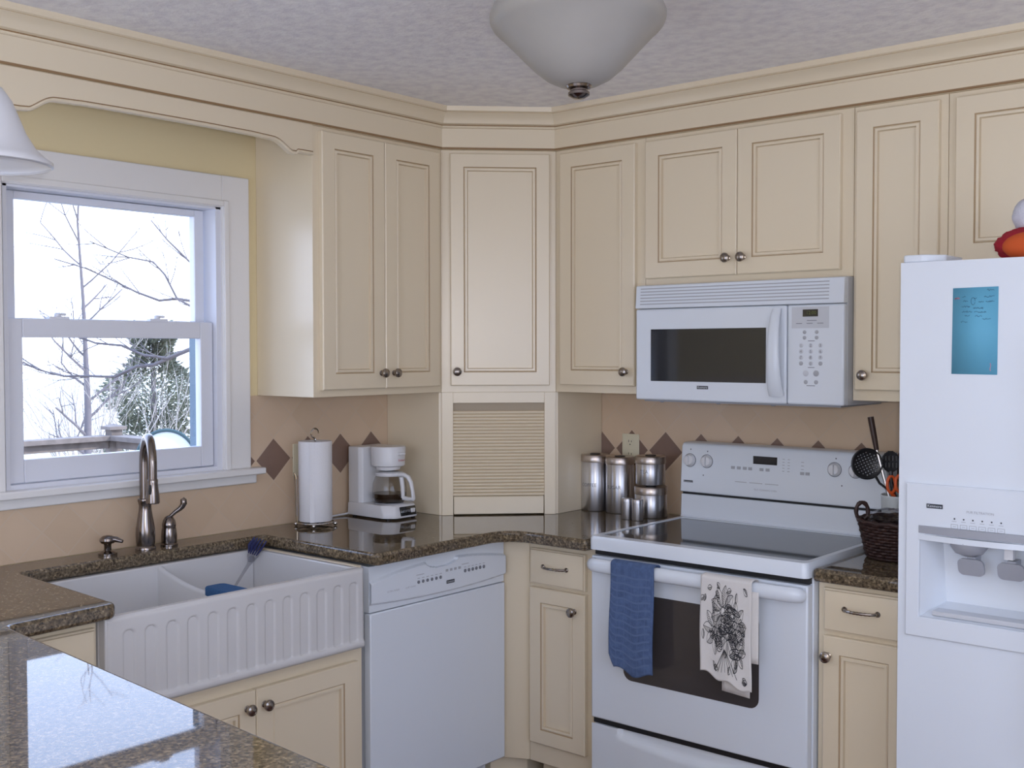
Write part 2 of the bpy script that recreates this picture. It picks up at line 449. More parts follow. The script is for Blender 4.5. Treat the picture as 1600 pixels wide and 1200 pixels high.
ls = sash('lower_sash', -.045, -.012, -2.073, -1.377, 1.142, 1.622, -2.026, -1.424, 1.210, 1.567)
for y in (-1.91, -1.575):
    mb = MB(); mb.box(-.040, -.016, y-.032, y+.032, 1.620, 1.630)
    mb.lathe([(.010, 0), (.010, .010), (.004, .013)], (-.030, y, 1.629), (0, 0, 1), 16)
    mb.box(-.036, -.024, y-.008, y+.026, 1.633, 1.641)
    P('sash_lock', mb, M_vinyl, ls, bevel=.002)
mb = MB(); mb.box(-.01, .050, -2.24, -1.207, 1.104, 1.1265); mb.box(0, .020, -2.235, -1.225, 1.072, 1.104); P('sill', mb, M_trim, bevel=.004)

# unseen openings added behind the camera (dining area), sized to let daylight in
def glazing(name, label, axis, fixed, h, n, base):
    t = Thing(name, label, None, base, 0, kind='structure'); mb = MB(); a0, a1, z0, z1 = h
    def bx(p, q, r, s, f=fixed):
        if axis == 'y': mb.box(f[0], f[1], p, q, r, s)
        else: mb.box(p, q, f[0], f[1], r, s)
    w = .06
    bx(a0, a0+w, z0, z1); bx(a1-w, a1, z0, z1); bx(a0+w, a1-w, z0, z0+w); bx(a0+w, a1-w, z1-w, z1)
    for i in range(1, n): c = a0+(a1-a0)*i/n; bx(c-w/2, c+w/2, z0+w, z1-w)
    fr = t.part('frame', mb, M_trim, bevel=.003)
    mb = MB(); m2 = (fixed[0]+fixed[1])/2; bx(a0+w-.003, a1-w+.003, z0+w-.003, z1-w+.003, (m2-.003, m2+.003)); t.part('pane', mb, M_pane)
glazing('window_2', 'unseen wide white window added in the dining area wall for daylight', 'y', (4.64, 4.70), RW, 3, (4.67, -3.15, .70))
glazing('door_1', 'unseen white sliding glass patio door added in the dining area for daylight', 'x', (-5.30, -5.24), FD, 2, (2.1, -5.27, .04))

# backsplash
mb = MB(); mb.box(.6, 2.07, -.007, 0, Z_CT, 1.372); mb.box(.46, .6, -.007, 0, Z_CT, 1.2)
struct('trim_1', mb, M_tile_back)['label'] = 'tan backsplash tile with dark diamonds behind the range'
mb = MB(); mb.box(0, .007, -1.207, -.46, Z_CT, 1.372); mb.box(0, .007, -1.246, -1.207, Z_CT, 1.372); mb.box(0, .007, -3.2, -1.246, Z_CT, 1.090)
mb.box(0, .007, -3.2, -2.25, 1.09, 1.372)
struct('trim_2', mb, M_tile_left)['label'] = 'tan backsplash tile with dark diamonds on the window wall'

# frieze and crown moulding around the tops of the cabinets
def crown():
    prof = [(-.02, 2.264, 0), (.004, 2.264, 0), (.010, 2.2645, 1), (.013, 2.2665, 1), (.013, 2.271, 2), (.010, 2.2725, 0), (.010, 2.3405, 2), (.011, 2.3415, 0), (.016, 2.344, 0), (.016, 2.3485, 0),
            (.012, 2.3505, 1), (.012, 2.3535, 0), (.022, 2.3570, 0), (.024, 2.362, 0), (.027, 2.371, 0), (.033, 2.381, 0), (.041, 2.389, 0), (.0455, 2.3925, 2), (.0455, 2.395, 0), (.051, 2.398, 0), (.053, 2.4148, 0), (-.02, 2.4148, 0)]
    D, S = .301, .601; T = S2-1
    mb = MB(); rings = []
    ya, xb = -5.19, 4.59
    for e, z, m in prof:
        rings.append([(D+e, ya, z), (D+e, -S-T*e, z), (S+T*e, -D-e, z), (xb, -D-e, z)])
    n0 = len(mb.v); k = 4
    for r in rings: mb.v += r
    for i in range(len(rings)-1):
        for a in range(3): mb.face((n0+i*k+a, n0+i*k+a+1, n0+(i+1)*k+a+1, n0+(i+1)*k+a), prof[i][2])
    o = struct('trim_3', mb, DM, smooth=25); o['label'] = 'cream crown moulding with brown glazed lines above the cabinets'
crown()

# ================================================================== UPPER CABINETS
FB = -.301           # face frame plane in wall coordinates
def upper(name, label, u0, u1, z0, doors, rot, knobs, group='cream upper cabinets', bottom_open=False):
    t = Thing(name, label, 'cabinet', ((u0+u1)/2, FB/2, z0), rot, group)
    mb = MB(); mb.box(u0+.0006, u1-.0006, FB, -.0005, z0+.0003, 2.2635); t.part('body', mb, DM, bevel=.0015)
    for i, (a, b, c, d) in enumerate(doors):
        dd = t.part('door', door_mb(a, b, c, d, FB-.0005, .056), DD, smooth=25)
        for (j, ku, kz) in knobs:
            if j == i: knob(t, dd, ku, FB-.0205, kz)
    return t
upper('upper_cabinet', 'tall cream two-door wall cabinet between the window and the corner cabinet', -1.206, -.6015, 1.372,
      [(-1.180, -.9005, 1.396, 2.248), (-.8985, -.628, 1.396, 2.248)], R90, [(0, -.921, 1.449), (1, -.862, 1.449)])
upper('upper_cabinet', 'tall cream one-door wall cabinet between the corner cabinet and the microwave', .6015, 1.0, 1.372,
      [(.634, .966, 1.400, 2.248)], 0, [(0, .932, 1.451)])
upper('upper_cabinet', 'short wide cream two-door wall cabinet directly above the microwave', 1.0, 1.757, 1.7515,
      [(1.010, 1.3655, 1.774, 2.247), (1.3675, 1.720, 1.774, 2.247)], 0, [(0, 1.335, 1.829), (1, 1.391, 1.829)])
upper('upper_cabinet', 'narrow tall cream wall cabinet between the microwave and the refrigerator', 1.757, 2.040, 1.372,
      [(1.770, 2.018, 1.405, 2.246)], 0, [(0, 1.803, 1.451)])
upper('upper_cabinet', 'cream wall cabinet above the refrigerator behind the plush toy', 2.040, 3.02, 1.757,
      [(2.065, 2.525, 1.775, 2.246), (2.527, 2.995, 1.775, 2.246)], 0, [])

# diagonal corner cabinet with appliance garage
t = Thing('corner_cabinet', 'diagonal cream corner cabinet with a roll-up appliance garage standing on the countertop', 'cabinet', (-.2121+.2121, -.6378+.15, Z_CT+.0005), R45, 'cream upper cabinets')
A0, BF = -.2121, -.6378
def sw(s): return A0+s
def to45(x, y): return ((x+y)/S2, (-x+y)/S2)
g = .0008
pent = [to45(.301-g, -.601), to45(.008, -.601), to45(.008, -.008), to45(.601, -.008), to45(.601, -.301+g)]
mb = MB(); mb.prism(pent, 1.372, 2.2635)
pl = [to45(.008, -.585), to45(.008, -.46), to45(.46, -.008), to45(.585, -.008), to45(.585, -.300), to45(.300, -.585)]
# lower returns and frame
mb.prism([to45(.285, -.600), to45(.008, -.600), to45(.008, -.584), to45(.300, -.584)], Z_CT+.0005, 1.372)
mb.prism([to45(.600, -.285), to45(.600, -.008), to45(.584, -.008), to45(.584, -.300)], Z_CT+.0005, 1.372)
mb.box(sw(.0), sw(.042), BF, BF+.018, Z_CT+.0005, 1.372); mb.box(sw(.382), sw(.4243), BF, BF+.018, Z_CT+.0005, 1.372)
mb.box(sw(.042), sw(.382), BF, BF+.018, 1.332, 1.372)
t.part('body', mb, DM, bevel=.001)
dd = t.part('door', door_mb(sw(.033), sw(.400), 1.397, 2.249, BF-.0005, .052), DD, smooth=25); knob(t, dd, sw(.057), BF-.0205, 1.449)
mb = MB(); n = 26; z0, z1 = .985, 1.303; ring = []
pts = []
for i in range(n):
    a, b = z0+(z1-z0)*i/n, z0+(z1-z0)*(i+1)/n
    for k in range(5):
        f = k/5; pts.append((BF+.008-.0050*math.sin(PI*min(1, f*1.12)), a+(b-a)*f))
pts.append((BF+.008, z1))
n0 = len(mb.v)
for (b, z) in pts: mb.v += [(sw(.042), b, z), (sw(.382), b, z)]
for i in range(len(pts)-1): mb.face((n0+2*i, n0+2*i+1, n0+2*i+3, n0+2*i+2), 1 if i % 5 == 4 else 0)
td = t.part('tambour_door', mb, [M_cream, M_glaze_soft], smooth=60, label='ribbed roll-up door', solid=.0)
mb = MB(); mb.box(sw(.044), sw(.380), BF+.001, BF+.014, .918, .984); t.part('bottom_rail', mb, DM, td, bevel=.002)
mb = MB(); mb.box(sw(.042), sw(.382), BF+.012, BF+.02, 1.300, 1.333); t.part('slot_shade_strip', mb, M_slot_shade, td)  # recess shade above the slats, put into a darker tan strip

# window valance, continuing the cabinet faces
def valance():
    pts = [(-1.207, 2.166), (-1.268, 2.166), (-1.275, 2.159), (-1.293, 2.159)]
    for k in range(1, 9): a = k/8; pts.append((-1.293-.075*a, 2.159+.034*math.sin(a*PI/2)**1.2))
    pts += [(-1.45, 2.1965), (-1.6, 2.198), (-1.85, 2.198), (-2.0, 2.1965)]
    for k in range(8, -1, -1): a = k/8; pts.append((-2.155+.075*a, 2.157+.036*math.sin(a*PI/2)**1.2))
    pts += [(-2.18, 2.155), (-2.239, 2.155)]
    b0, b1 = FB-.006, FB+.014; ztop = 2.2636
    mb = MB(); n = len(pts); n0 = len(mb.v)
    for (u, z) in pts: mb.v += [(u, b0, z), (u, b1, z), (u, b0, ztop), (u, b1, ztop)]
    for i in range(n-1):
        a, b = n0+4*i, n0+4*i+4
        mb.face((a, b, b+2, a+2)); mb.face((a+1, a+3, b+3, b+1)); mb.face((a, a+1, b+1, b)); mb.face((a+2, b+2, b+3, a+3))
    mb.face((n0, n0+2, n0+3, n0+1)); e = n0+4*(n-1); mb.face((e, e+1, e+3, e+2))
    t = Thing('valance', 'scalloped cream valance board bridging the cabinets above the window', 'valance', (-1.72, FB, 2.155), R90)
    t.part('board', mb, M_cream)
    mb = MB(); mb.tube([(u, b0-.001, z+.004) for u, z in pts], .0052, 8); t.part('bead', mb, M_cream)
    mb = MB(); mb.tube([(u, b0-.0005, z+.0105) for u, z in pts], .0016, 6); t.part('glaze_line', mb, M_glaze, label='brown glaze line')
valance()

# ================================================================== BASE CABINETS
KZ = .105
def base_cab(name, label, u0, u1, face, rot, zb=KZ, group='cream base cabinets', top=Z_CB-.0005, back=-.01):
    t = Thing(name, label, 'cabinet', ((u0+u1)/2, face/2, 0), rot, group)
    mb = MB(); mb.box(u0, u1, face, back, zb, top); t.part('body', mb, DM, bevel=.0015)
    mb = MB(); mb.box(u0, u1, face+.075, face+.09, 0.0005, zb); t.part('toe_kick', mb, M_cream)
    return t
FBB = -.611
t = base_cab('base_cabinet', 'narrow cream base cabinet with a drawer between the dishwasher and the range', .732, 1.031, FBB, 0)
d = t.part('drawer', slab_mb(.745, .980, .727, .850, FBB-.0005), DD, smooth=25); pull(t, d, .857, FBB-.0205, .792)
d = t.part('door', door_mb(.745, .982, .178, .716, FBB-.0005, .052), DD, smooth=25); knob(t, d, .940, FBB-.0205, .657)
t = base_cab('base_cabinet', 'narrow cream base cabinet with a drawer between the range and the refrigerator', 1.797, 2.068, FBB, 0)
d = t.part('drawer', slab_mb(1.818, 2.058, .737, .858, FBB-.0005), DD, smooth=25); pull(t, d, 1.930, FBB-.0205, .806, .095)
d = t.part('door', door_mb(1.818, 2.058, .178, .724, FBB-.0005, .052), DD, smooth=25); knob(t, d, 1.835, FBB-.0205, .668)
# angled filler in the inner corner
mb = MB(); mb.prism([(.642, -.657), (.731, -.612), (.731, -.40), (.40, -.40), (.40, -.657)], KZ, Z_CB-.0005)
mb.prism([(.575, -.64), (.66, -.54), (.66, -.40), (.45, -.40), (.45, -.64)], .0005, KZ)
solo('corner_filler', mb, M_cream, 'plain angled cream filler panel between the dishwasher and the drawer cabinet', 'cabinet panel', bevel=.002, base=(.6, -.55, 0))
# sink base
FL = -.640
t = Thing('sink_base_cabinet', 'cream two-door base cabinet under the farmhouse sink', 'cabinet', (-1.74, FL/2, 0), R90, 'cream base cabinets')
mb = MB(); mb.box(-2.170, -1.305, FL, -.012, KZ, .630); mb.box(-1.324, -1.305, FL, -.012, .630, Z_CB-.0005); t.part('body', mb, DM, bevel=.0015)
mb = MB(); mb.box(-2.17, -1.305, FL+.075, FL+.09, .0005, KZ); t.part('toe_kick', mb, M_cream)
d = t.part('door', door_mb(-2.12, -1.7115, .14, .592, FL-.0005, .058), DD, smooth=25); knob(t, d, -1.742, FL-.0205, .546)
d = t.part('door', door_mb(-1.7095, -1.335, .14, .592, FL-.0005, .058), DD, smooth=25); knob(t, d, -1.684, FL-.0205, .546)
# cabinet left of sink and peninsula base
t = Thing('base_cabinet', 'cream drawer-front cabinet tucked between the sink and the peninsula', 'cabinet', (-2.3, FL/2, 0), R90, 'cream base cabinets')
mb = MB(); mb.box(-2.445, -2.1715, FL, -.012, KZ, Z_CB-.0005); t.part('body', mb, DM, bevel=.0015)
mb = MB(); mb.box(-2.445, -2.1715, FL+.075, FL+.09, .0005, KZ); t.part('toe_kick', mb, M_cream)
t.part('drawer', slab_mb(-2.43, -2.182, .715, .852, FL-.0005), DD, smooth=25)
t.part('door', door_mb(-2.43, -2.182, .14, .703, FL-.0005, .05), DD, smooth=25)
t = Thing('peninsula_cabinet', 'cream cabinet run carrying the granite peninsula in the foreground', 'cabinet', (1.1, -2.8, 0))
mb = MB(); mb.box(.012, 2.15, -3.05, -2.56, KZ, Z_CB-.0005); t.part('body', mb, DM, bevel=.002)
mb = MB(); mb.box(.012, 2.10, -3.0, -2.62, .0005, KZ); t.part('toe_kick', mb, M_cream)

# ================================================================== COUNTERTOPS
poly = [(.008, -.010), (1.031, -.010), (1.031, -.690), (.700, -.690), (.700, -1.297), (.150, -1.297), (.150, -2.120), (.700, -2.145),
        (.720, -2.425), (2.30, -2.540), (2.30, -3.25), (.008, -3.25)]
poly = fillet(poly, {3: .085, 4: .022, 5: .012, 6: .012, 7: .03, 8: .02, 9: .05, 10: .05})
mb = MB(); mb.prism(poly, Z_CB, Z_CT)
solo('countertop', mb, M_granite, 'brown speckled granite countertop running around the sink and corner into the peninsula', 'countertop', bevel=.011, seg=4, smooth=50)
mb = MB(); mb.prism(fillet([(1.797, -.010), (2.070, -.010), (2.070, -.655), (1.797, -.655)], {}), Z_CB, Z_CT)
solo('countertop', mb, M_granite, 'small brown granite countertop piece between the range and the refrigerator', 'countertop', bevel=.011, seg=4, smooth=50, base=(1.93, -.3, Z_CB))

# ================================================================== SINK
t = Thing('farmhouse_sink', 'white double-bowl farmhouse sink with a fluted apron front', 'sink', (-1.748, -.42, .636), R90)
Y0, Y1, AF = -2.168, -1.327, -.680
NF = 13; fc = [-2.106+(.0613)*i for i in range(NF)]
def apron(u, v):
    y = Y0+(Y1-Y0)*u; z = .636+(.8755-.636)*v; dep = 0.
    for c in fc:
        if abs(y-c) < .017:
            top = .838
            hw = .0155
            if z > top-hw: rr = math.hypot(y-c, z-(top-hw))/hw
            else: rr = abs(y-c)/hw
            if z < .664: rr = max(rr, 0) if z > .660 else 2
            if rr < 1: dep = .0095*(1-rr**2)**.55
    e = min(y-Y0, Y1-y, z-.636, .8755-z)
    rnd = .010*(1-min(1, e/.010))**2
    lip = .006 if .664 < z else (0.0 if z < .655 else .006*(z-.655)/.009)
    return (y, AF-.006+lip+dep+rnd, z)
mb = MB(); mb.grid(apron, 13*14, 64)
t.part('apron_front', mb, M_porcelain, smooth=60, solid=0.)
mb = MB()
zt = .8755
# rim deck and outer walls
def rect(y0, y1, b0, b1, z): return [(y0, b0, z), (y1, b0, z), (y1, b1, z), (y0, b1, z)]
LB = (-2.145, -1.703); RB = (-1.683, -1.348); BI = (-.645, -.165)
mb.box(Y0, Y1, AF+.004, BI[0], .640, zt-.001); mb.box(Y0, LB[0], BI[0], -.135, .640, zt-.001); mb.box(RB[1], Y1, BI[0], -.135, .640, zt-.001)
mb.box(LB[0], RB[1], BI[1], -.135, .640, zt-.001); mb.box(LB[0], RB[1], BI[0], BI[1], .640, .652)
t.part('body', mb, M_porcelain, bevel=.004)
mb = MB()
pr = []
for i in range(17):
    f = i/16; b = BI[1]+(BI[0]-BI[1])*f; pr.append((b, zt-.004-.05*math.sin(PI*f)**.8*(.75+.25*f)))
n0 = len(mb.v)
for b, z in pr:
    for k in range(7):
        a = PI*k/6; mb.v.append((-1.693-.010*math.cos(a), b, z-.010+.010*math.sin(a)))
    mb.v += [(-1.683, b, .651), (-1.703, b, .651)]
K = 9
for i in range(len(pr)-1):
    for k in range(K): k2 = (k+1)%K; mb.face((n0+i*K+k, n0+i*K+k2, n0+(i+1)*K+k2, n0+(i+1)*K+k))
t.part('divider', mb, M_porcelain, smooth=50)
for c in (-1.92, -1.51):
    mb = MB(); mb.lathe([(.045, .652), (.045, .655), (.035, .655), (.03, .6525), (.0, .6525)], (c, -.40, 0), (0, 0, 1), 24)
    t.part('drain', mb, M_chrome)

# faucet
t = Thing('faucet', 'tall dark steel gooseneck pull-down faucet behind the sink', 'faucet', (.085, -1.695, Z_CT+.0005), 0)
fx, fy, z0 = .085, -1.695, Z_CT+.0005
mb = MB(); mb.lathe([(.031, 0), (.031, .006), (.029, .010), (.027, .012), (.0285, .022), (.0295, .045), (.0285, .065), (.0235, .095), (.0195, .12), (.0185, .135), (.021, .146), (.0225, .150), (.0215, .156), (.0165, .158)], (fx, fy, z0), (0, 0, 1), 32)
t.part('base', mb, M_bronze)
pts = []; dx, dy = .93, -.36
zs = z0+.155; hh = .115; R = .063
for k in range(6): pts.append((fx, fy, zs+hh*k/5))
for k in range(1, 17): a = PI*k/16*1.02; q = R*(1-math.cos(a)); pts.append((fx+dx*q, fy+dy*q, zs+hh+R*1.25*math.sin(a)))
e = pts[-1]
pts += [(e[0], e[1], e[2]-.02*k) for k in (1, 2)]
mb = MB(); mb.tube(pts, [.0165-.0035*min(1, max(0, i-4)/14) for i in range(len(pts))], 18); t.part('spout', mb, M_bronze)
ex, ey, ez = pts[-1]
mb = MB(); mb.lathe([(.0140, .004), (.0155, 0), (.0150, -.008), (.0165, -.025), (.0195, -.048), (.0200, -.066), (.0180, -.069), (.012, -.069)], (ex, ey, ez), (0, 0, 1), 28)
sh = t.part('spray_head', mb, M_bronze)
bx = Vector((.55, -.83, 0)).normalized()
mb = MB(); mb.tube([(ex+bx.x*.0165, ey+bx.y*.0165, ez-.012), (ex+bx.x*.0185, ey+bx.y*.0185, ez-.028), (ex+bx.x*.0195, ey+bx.y*.0195, ez-.040)], [.004, .0055, .004], 10, flat=.6); t.part('spray_button', mb, M_black, sh, label='black oval button')
t = Thing('mixer_valve', 'short dark steel side mixer valve with a curled lever right of the gooseneck faucet', 'mixer valve', (.085, -1.612, z0), 0)
fx, fy = .085, -1.612
mb = MB(); mb.lathe([(.0265, 0), (.0265, .005), (.0235, .009), (.0245, .03), (.0225, .05), (.0205, .058), (.0215, .062), (.0215, .068), (.0185, .080), (.0125, .090), (.006, .094), (0, .095)], (fx, fy, z0), (0, 0, 1), 28); t.part('base', mb, M_bronze)
lv = [(0, .088), (.010, .097), (.020, .106), (.032, .114), (.040, .122), (.045, .132), (.044, .141), (.040, .147)]
mb = MB(); mb.tube([(fx+.58*q, fy+.82*q, z0+h) for q, h in lv], [.006, .006, .0065, .0075, .009, .0105, .0105, .007], 14); t.part('lever', mb, M_bronze)
t = Thing('soap_dispenser', 'low dark steel soap dispenser pump left of the faucet', 'soap dispenser', (.085, -1.822, z0), 0)
fx, fy = .085, -1.822
mb = MB(); mb.lathe([(.0275, 0), (.0275, .006), (.020, .010), (.0105, .014), (.0105, .030), (.013, .034)], (fx, fy, z0), (0, 0, 1), 24); t.part('base', mb, M_bronze)
mb = MB(); mb.lathe([(.010, .032), (.020, .036), (.0235, .043), (.022, .050), (.014, .0565), (0, .059)], (fx, fy, z0), (0, 0, 1), 24)
mb.tube([(fx, fy, z0+.047), (fx+.022, fy+.016, z0+.0465), (fx+.040, fy+.026, z0+.041)], [.0105, .0085, .005], 12); t.part('pump_head', mb, M_bronze)

# dish brush and sponge in the sink
t = Thing('dish_brush', 'clear-handled dish brush with navy bristles leaning in the right bowl of the sink', 'brush', (.30, -1.45, .7), 0)
hd = Vector((.185, -1.36, .862)); tip = Vector((.36, -1.60, .770)); dr = (tip-hd).normalized()
mb = MB(); mb.tube([hd+dr*.03, hd+dr*.07, hd+dr*.14, hd+dr*.20, tip], [.012, .006, .0045, .0042, .005], 10); t.part('handle', mb, M_clearplastic, label='clear plastic handle')
mb = MB(); mb.tube([hd+Vector((0, 0, .008))-dr*.028, hd+Vector((0, 0, .008))-dr*.01, hd+Vector((0, 0, .006))+dr*.02, hd+dr*.045], [.014, .020, .020, .010], 14, flat=.55); t.part('head', mb, M_clearplastic)
mb = MB(); nrm = Vector((.15, .35, .93)).normalized(); sd = dr.cross(nrm).normalized()
for i in range(6):
    for j in range(-2, 3):
        q = hd+Vector((0, 0, .012))-dr*(.026-.010*i)+sd*(j*.0065); out = (nrm+sd*j*.16-dr*(.35-.12*i)).normalized()
        mb.tube([q, q+out*.02, q+out*.030], [.0022, .0024, .0028], 5)
t.part('bristles', mb, M_bristle)
mb = MB()
mb.rings([[(p[0], p[1], z) for p in loft_round_rect(.50, -1.690, .070*s, .034*s, .016*s, 4)] for z, s in ((.8235, .93), (.826, 1.), (.846, 1.), (.850, .94))], [0, 0, 0, 0]); mb.face(tuple(range(20))[::-1])
o = solo('sponge', mb, M_sponge, 'dark blue sponge resting on the divider of the white sink', 'sponge', base=(.50, -1.690, .8235))

# ================================================================== DISHWASHER
t = Thing('dishwasher', 'white built-in dishwasher under the counter left of the corner', 'dishwasher', (-.975, -.33, 0), R90)
D0, D1, DF = -1.289, -.6595, -.630
mb = MB(); mb.box(D0+.004, D1-.002, DF+.002, -.02, .105, .868); t.part('body', mb, M_palegray)
mb = MB(); mb.box(D0+.01, D1-.01, DF+.055, DF+.07, .0005, .103); t.part('toe_kick', mb, M_white)
mb = MB(); mb.box(D0+.002, D1-.001, DF-.030, DF, .112, .724); t.part('door', mb, M_door_white, bevel=.004)
def dwp(u, v):
    y = D0+.002+(D1-D0-.003)*u; z = .727+(.868-.727)*v; d = 0
    bow = 1-(2*u-1)**2
    zl = .738+.012*(1-bow); zu = .822+.030*bow
    if zl < z < zu: d = .010*min(1, (z-zl)/.006)*min(1, (zu-z)/.006)
    uu = (y+.975)/.075
    if abs(uu) < 1 and zu-.026*(1-uu*uu)**.5 < z < zu: d -= .014*min(1, (1-uu*uu)*3)
    if z < zl: d = .003*(zl-z)/.012*0
    return (y, DF-.0245-d, z)
mb = MB(); mb.grid(dwp, 130, 56); n1 = len(mb.v)
mb.box(D0+.002, D1-.001, DF-.023, DF, .727, .868)
cp = t.part('control_panel', mb, M_white, smooth=40)
pb = DF-.0346
mb = MB(); mb.box(-.957, -.920, pb-.001, pb+.001, .766, .777); bd = t.part('badge', mb, M_badge, cp); t.part('lettering', text_mb('Kenmore', .0085, -.9385, pb-.0013, .7715), M_white, cp)
t.part('lettering', text_mb('ULTRA WASH', .0085, -1.195, pb-.0004, .782), M_printlight, cp)
t.part('lettering', text_mb('QUIET GUARD', .007, -1.120, pb-.0004, .782), M_printlight, cp)
for k in range(6):
    y = -1.085+.020*k
    mb = MB(); mb.lathe([(.0055, 0), (.0055, .0016), (.004, .0022)], (y, pb, .792), (0, -1, 0), 12); t.part('button', mb, M_print, cp)
for k in range(4):
    y = -.955+.020*k
    mb = MB(); mb.box(y-.0055, y+.0055, pb-.001, pb, .806, .814); t.part('button', mb, M_printlight, cp)
for k in range(6):
    y = -.868+.0185*k
    mb = MB(); mb.lathe([(.0060, 0), (.0060, .0016), (.004, .0022)], (y, pb, .796), (0, -1, 0), 12); t.part('button', mb, M_print, cp)
lines = []
for k in range(6): lines.append([(-1.09+.02*k, .804), (-1.079+.02*k, .804)]); lines.append([(-.873+.0185*k, .808), (-.863+.0185*k, .808)])
lines += [[(-1.095, .815), (-1.06, .815)], [(-.885, .819), (-.85, .819)]]
marks(t, lines, lambda a, b: (a, pb-.0004, b), .0022, M_printlight, cp)

# ================================================================== RANGE
X0, X1 = 1.034, 1.793
t = Thing('range', 'white freestanding electric range with a black glass cooktop', 'range', ((X0+X1)/2, -.33, 0))
mb = MB(); mb.box(X0, X1, -.635, -.03, .012, .884); t.part('body', mb, M_white, bevel=.003)
mb = MB()
out = loft_round_rect((X0+X1)/2, -.400, (X1-X0)/2, .280, .018, 4); inn = loft_round_rect((X0+X1)/2, -.390, (X1-X0)/2-.022, .248, .016, 4)
mb.rings([[(x, y, .8855) for x, y in out], [(x, y, .921) for x, y in out], [(x*1+(((X0+X1)/2)-x)*.012, y+(-.40-y)*.012, .929) for x, y in out], [(x, y, .929) for x, y in inn], [(x, y, .9265) for x, y in inn]], [0, 0, 0, 0, 0], cap=False)
mb.f.append(tuple(range(len(out)))); mb.m.append(0)
fr = t.part('cooktop_frame', mb, M_white, smooth=40)
mb = MB(); mb.prism(inn, .9215, .9268); t.part('cooktop_glass', mb, M_cooktop, fr)
mb = MB(); mb.box(X0+.006, X1-.006, -.650, -.6355, .866, .8845); t.part('top_gap', mb, M_black)
# door
mb = MB(); mb.box(X0+.003, X1-.003, -.668, -.636, .335, .864); dr_ = t.part('oven_door', mb, M_white, bevel=.005)
wn = [(x, z) for x, z in loft_round_rect(1.402, .622, .238, .140, .03, 5)]
mb = MB(); mb.add([(x, -.6688, z) for x, z in wn]+[(x, -.666, z) for x, z in wn], [tuple(range(len(wn)))]+[(i, (i+1)%len(wn), len(wn)+(i+1)%len(wn), len(wn)+i) for i in range(len(wn))]); t.part('window', mb, M_ovenglass, dr_, label='dark oven window glass')
hpts = [(X0+.026, -.668, .838), (X0+.028, -.690, .840), (X0+.040, -.703, .841)]+[(X0+.05+(X1-X0-.10)*k/12, -.707-.006*math.sin(PI*k/12), .841) for k in range(13)]+[(X1-.036, -.703, .841), (X1-.024, -.690, .840), (X1-.022, -.668, .838)]
mb = MB(); mb.tube(hpts, [.022]*len(hpts), 16, flat=1.0)
for i, v in enumerate(mb.v): mb.v[i] = (v[0], v[1]*1. if False else -.70+(v[1]+.70)*.60, v[2])
t.part('handle', mb, M_white, dr_, smooth=60)
mb = MB(); mb.box(X0+.004, X1-.004, -.655, -.6355, .316, .335); t.part('door_gap', mb, M_black)
mb = MB()
def dwr(u, v):
    x = X0+.003+(X1-X0-.006)*u; z = .05+(.316-.05)*v; d = 0
    q = (x-1.414)/.27
    if abs(q) < 1:
        zc = .285-.020*(1-q*q)
        if z > zc: d = .016*min(1, (z-zc)/.02)
    return (x, -.664+d, z)
mb.grid(dwr, 60, 40); mb.box(X0+.003, X1-.003, -.645, -.636, .05, .316)
t.part('storage_drawer', mb, M_white, smooth=40)
for x in (X0+.06, X1-.06):
    for y in (-.58, -.09):
        mb = MB(); mb.lathe([(.018, .0005), (.018, .012)], (x, y, 0), (0, 0, 1), 12); t.part('foot', mb, M_black)
# backguard
mb = MB()
prof = [(-.03, .929), (-.128, .929), (-.122, .934), (-.118, 1.010), (-.03, 1.010)]
def ext(mb, prof, x0, x1, m=0):
    n = len(prof); mb.add([(x0, y, z) for y, z in prof]+[(x1, y, z) for y, z in prof], [tuple(range(n)), tuple(range(n, 2*n))[::-1]]+[(i, n+i, n+(i+1)%n, (i+1)%n) for i in range(n)], m)
ext(mb, prof, X0, X1); bk = t.part('riser', mb, M_white, bevel=.003)
mb = MB(); mb.box(X0+.003, X1-.003, -.112, -.03, 1.0105, 1.0185); t.part('riser_gap', mb, M_black)
mb = MB(); ext(mb, [(-.03, 1.0190), (-.128, 1.0190), (-.126, 1.035), (-.116, 1.182), (-.108, 1.193), (-.095, 1.196), (-.03, 1.196)], X0, X1)
bg = t.part('backguard', mb, M_white, bevel=.005, seg=3)
def bgy(z): return -.126+(z-1.035)*(.010/.147)
def rknob(x, z):
    a = Vector((0, -1, .068)).normalized(); y = bgy(z)
    mb = MB(); mb.lathe([(.0215, 0), (.0215, .002), (.0200, .0025), (.0185, .012), (.0165, .0145), (0, .0150)], (x, y-.0002, z), a, 28)
    mb.box(x-.0042, x+.0042, y-.024, y-.010, z-.016, z+.016)
    k = t.part('control_knob', mb, M_plastic, bg, bevel=.001)
    mb = MB(); mb.lathe([(.0245, 0), (.0245, .0006), (.0222, .0007)], (x, y-.0001, z), a, 28, caps=False); t.part('knob_ring', mb, M_print, bg)
for x, z in ((1.071, 1.133), (1.140, 1.133), (1.618, 1.136), (1.690, 1.136)): rknob(x, z)
mb = MB(); mb.box(1.323, 1.412, bgy(1.148)-.0022, bgy(1.148)+.004, 1.136, 1.163); dsp = t.part('clock_display', mb, M_blackgloss, bg)
mb = MB(); yb = bgy(1.065)-.0008; mb.box(1.048, 1.086, yb, yb+.002, 1.050, 1.061); t.part('badge', mb, M_badge, bg); t.part('lettering', text_mb('Kenmore', .0088, 1.067, yb-.0006, 1.0555), M_white, bg)
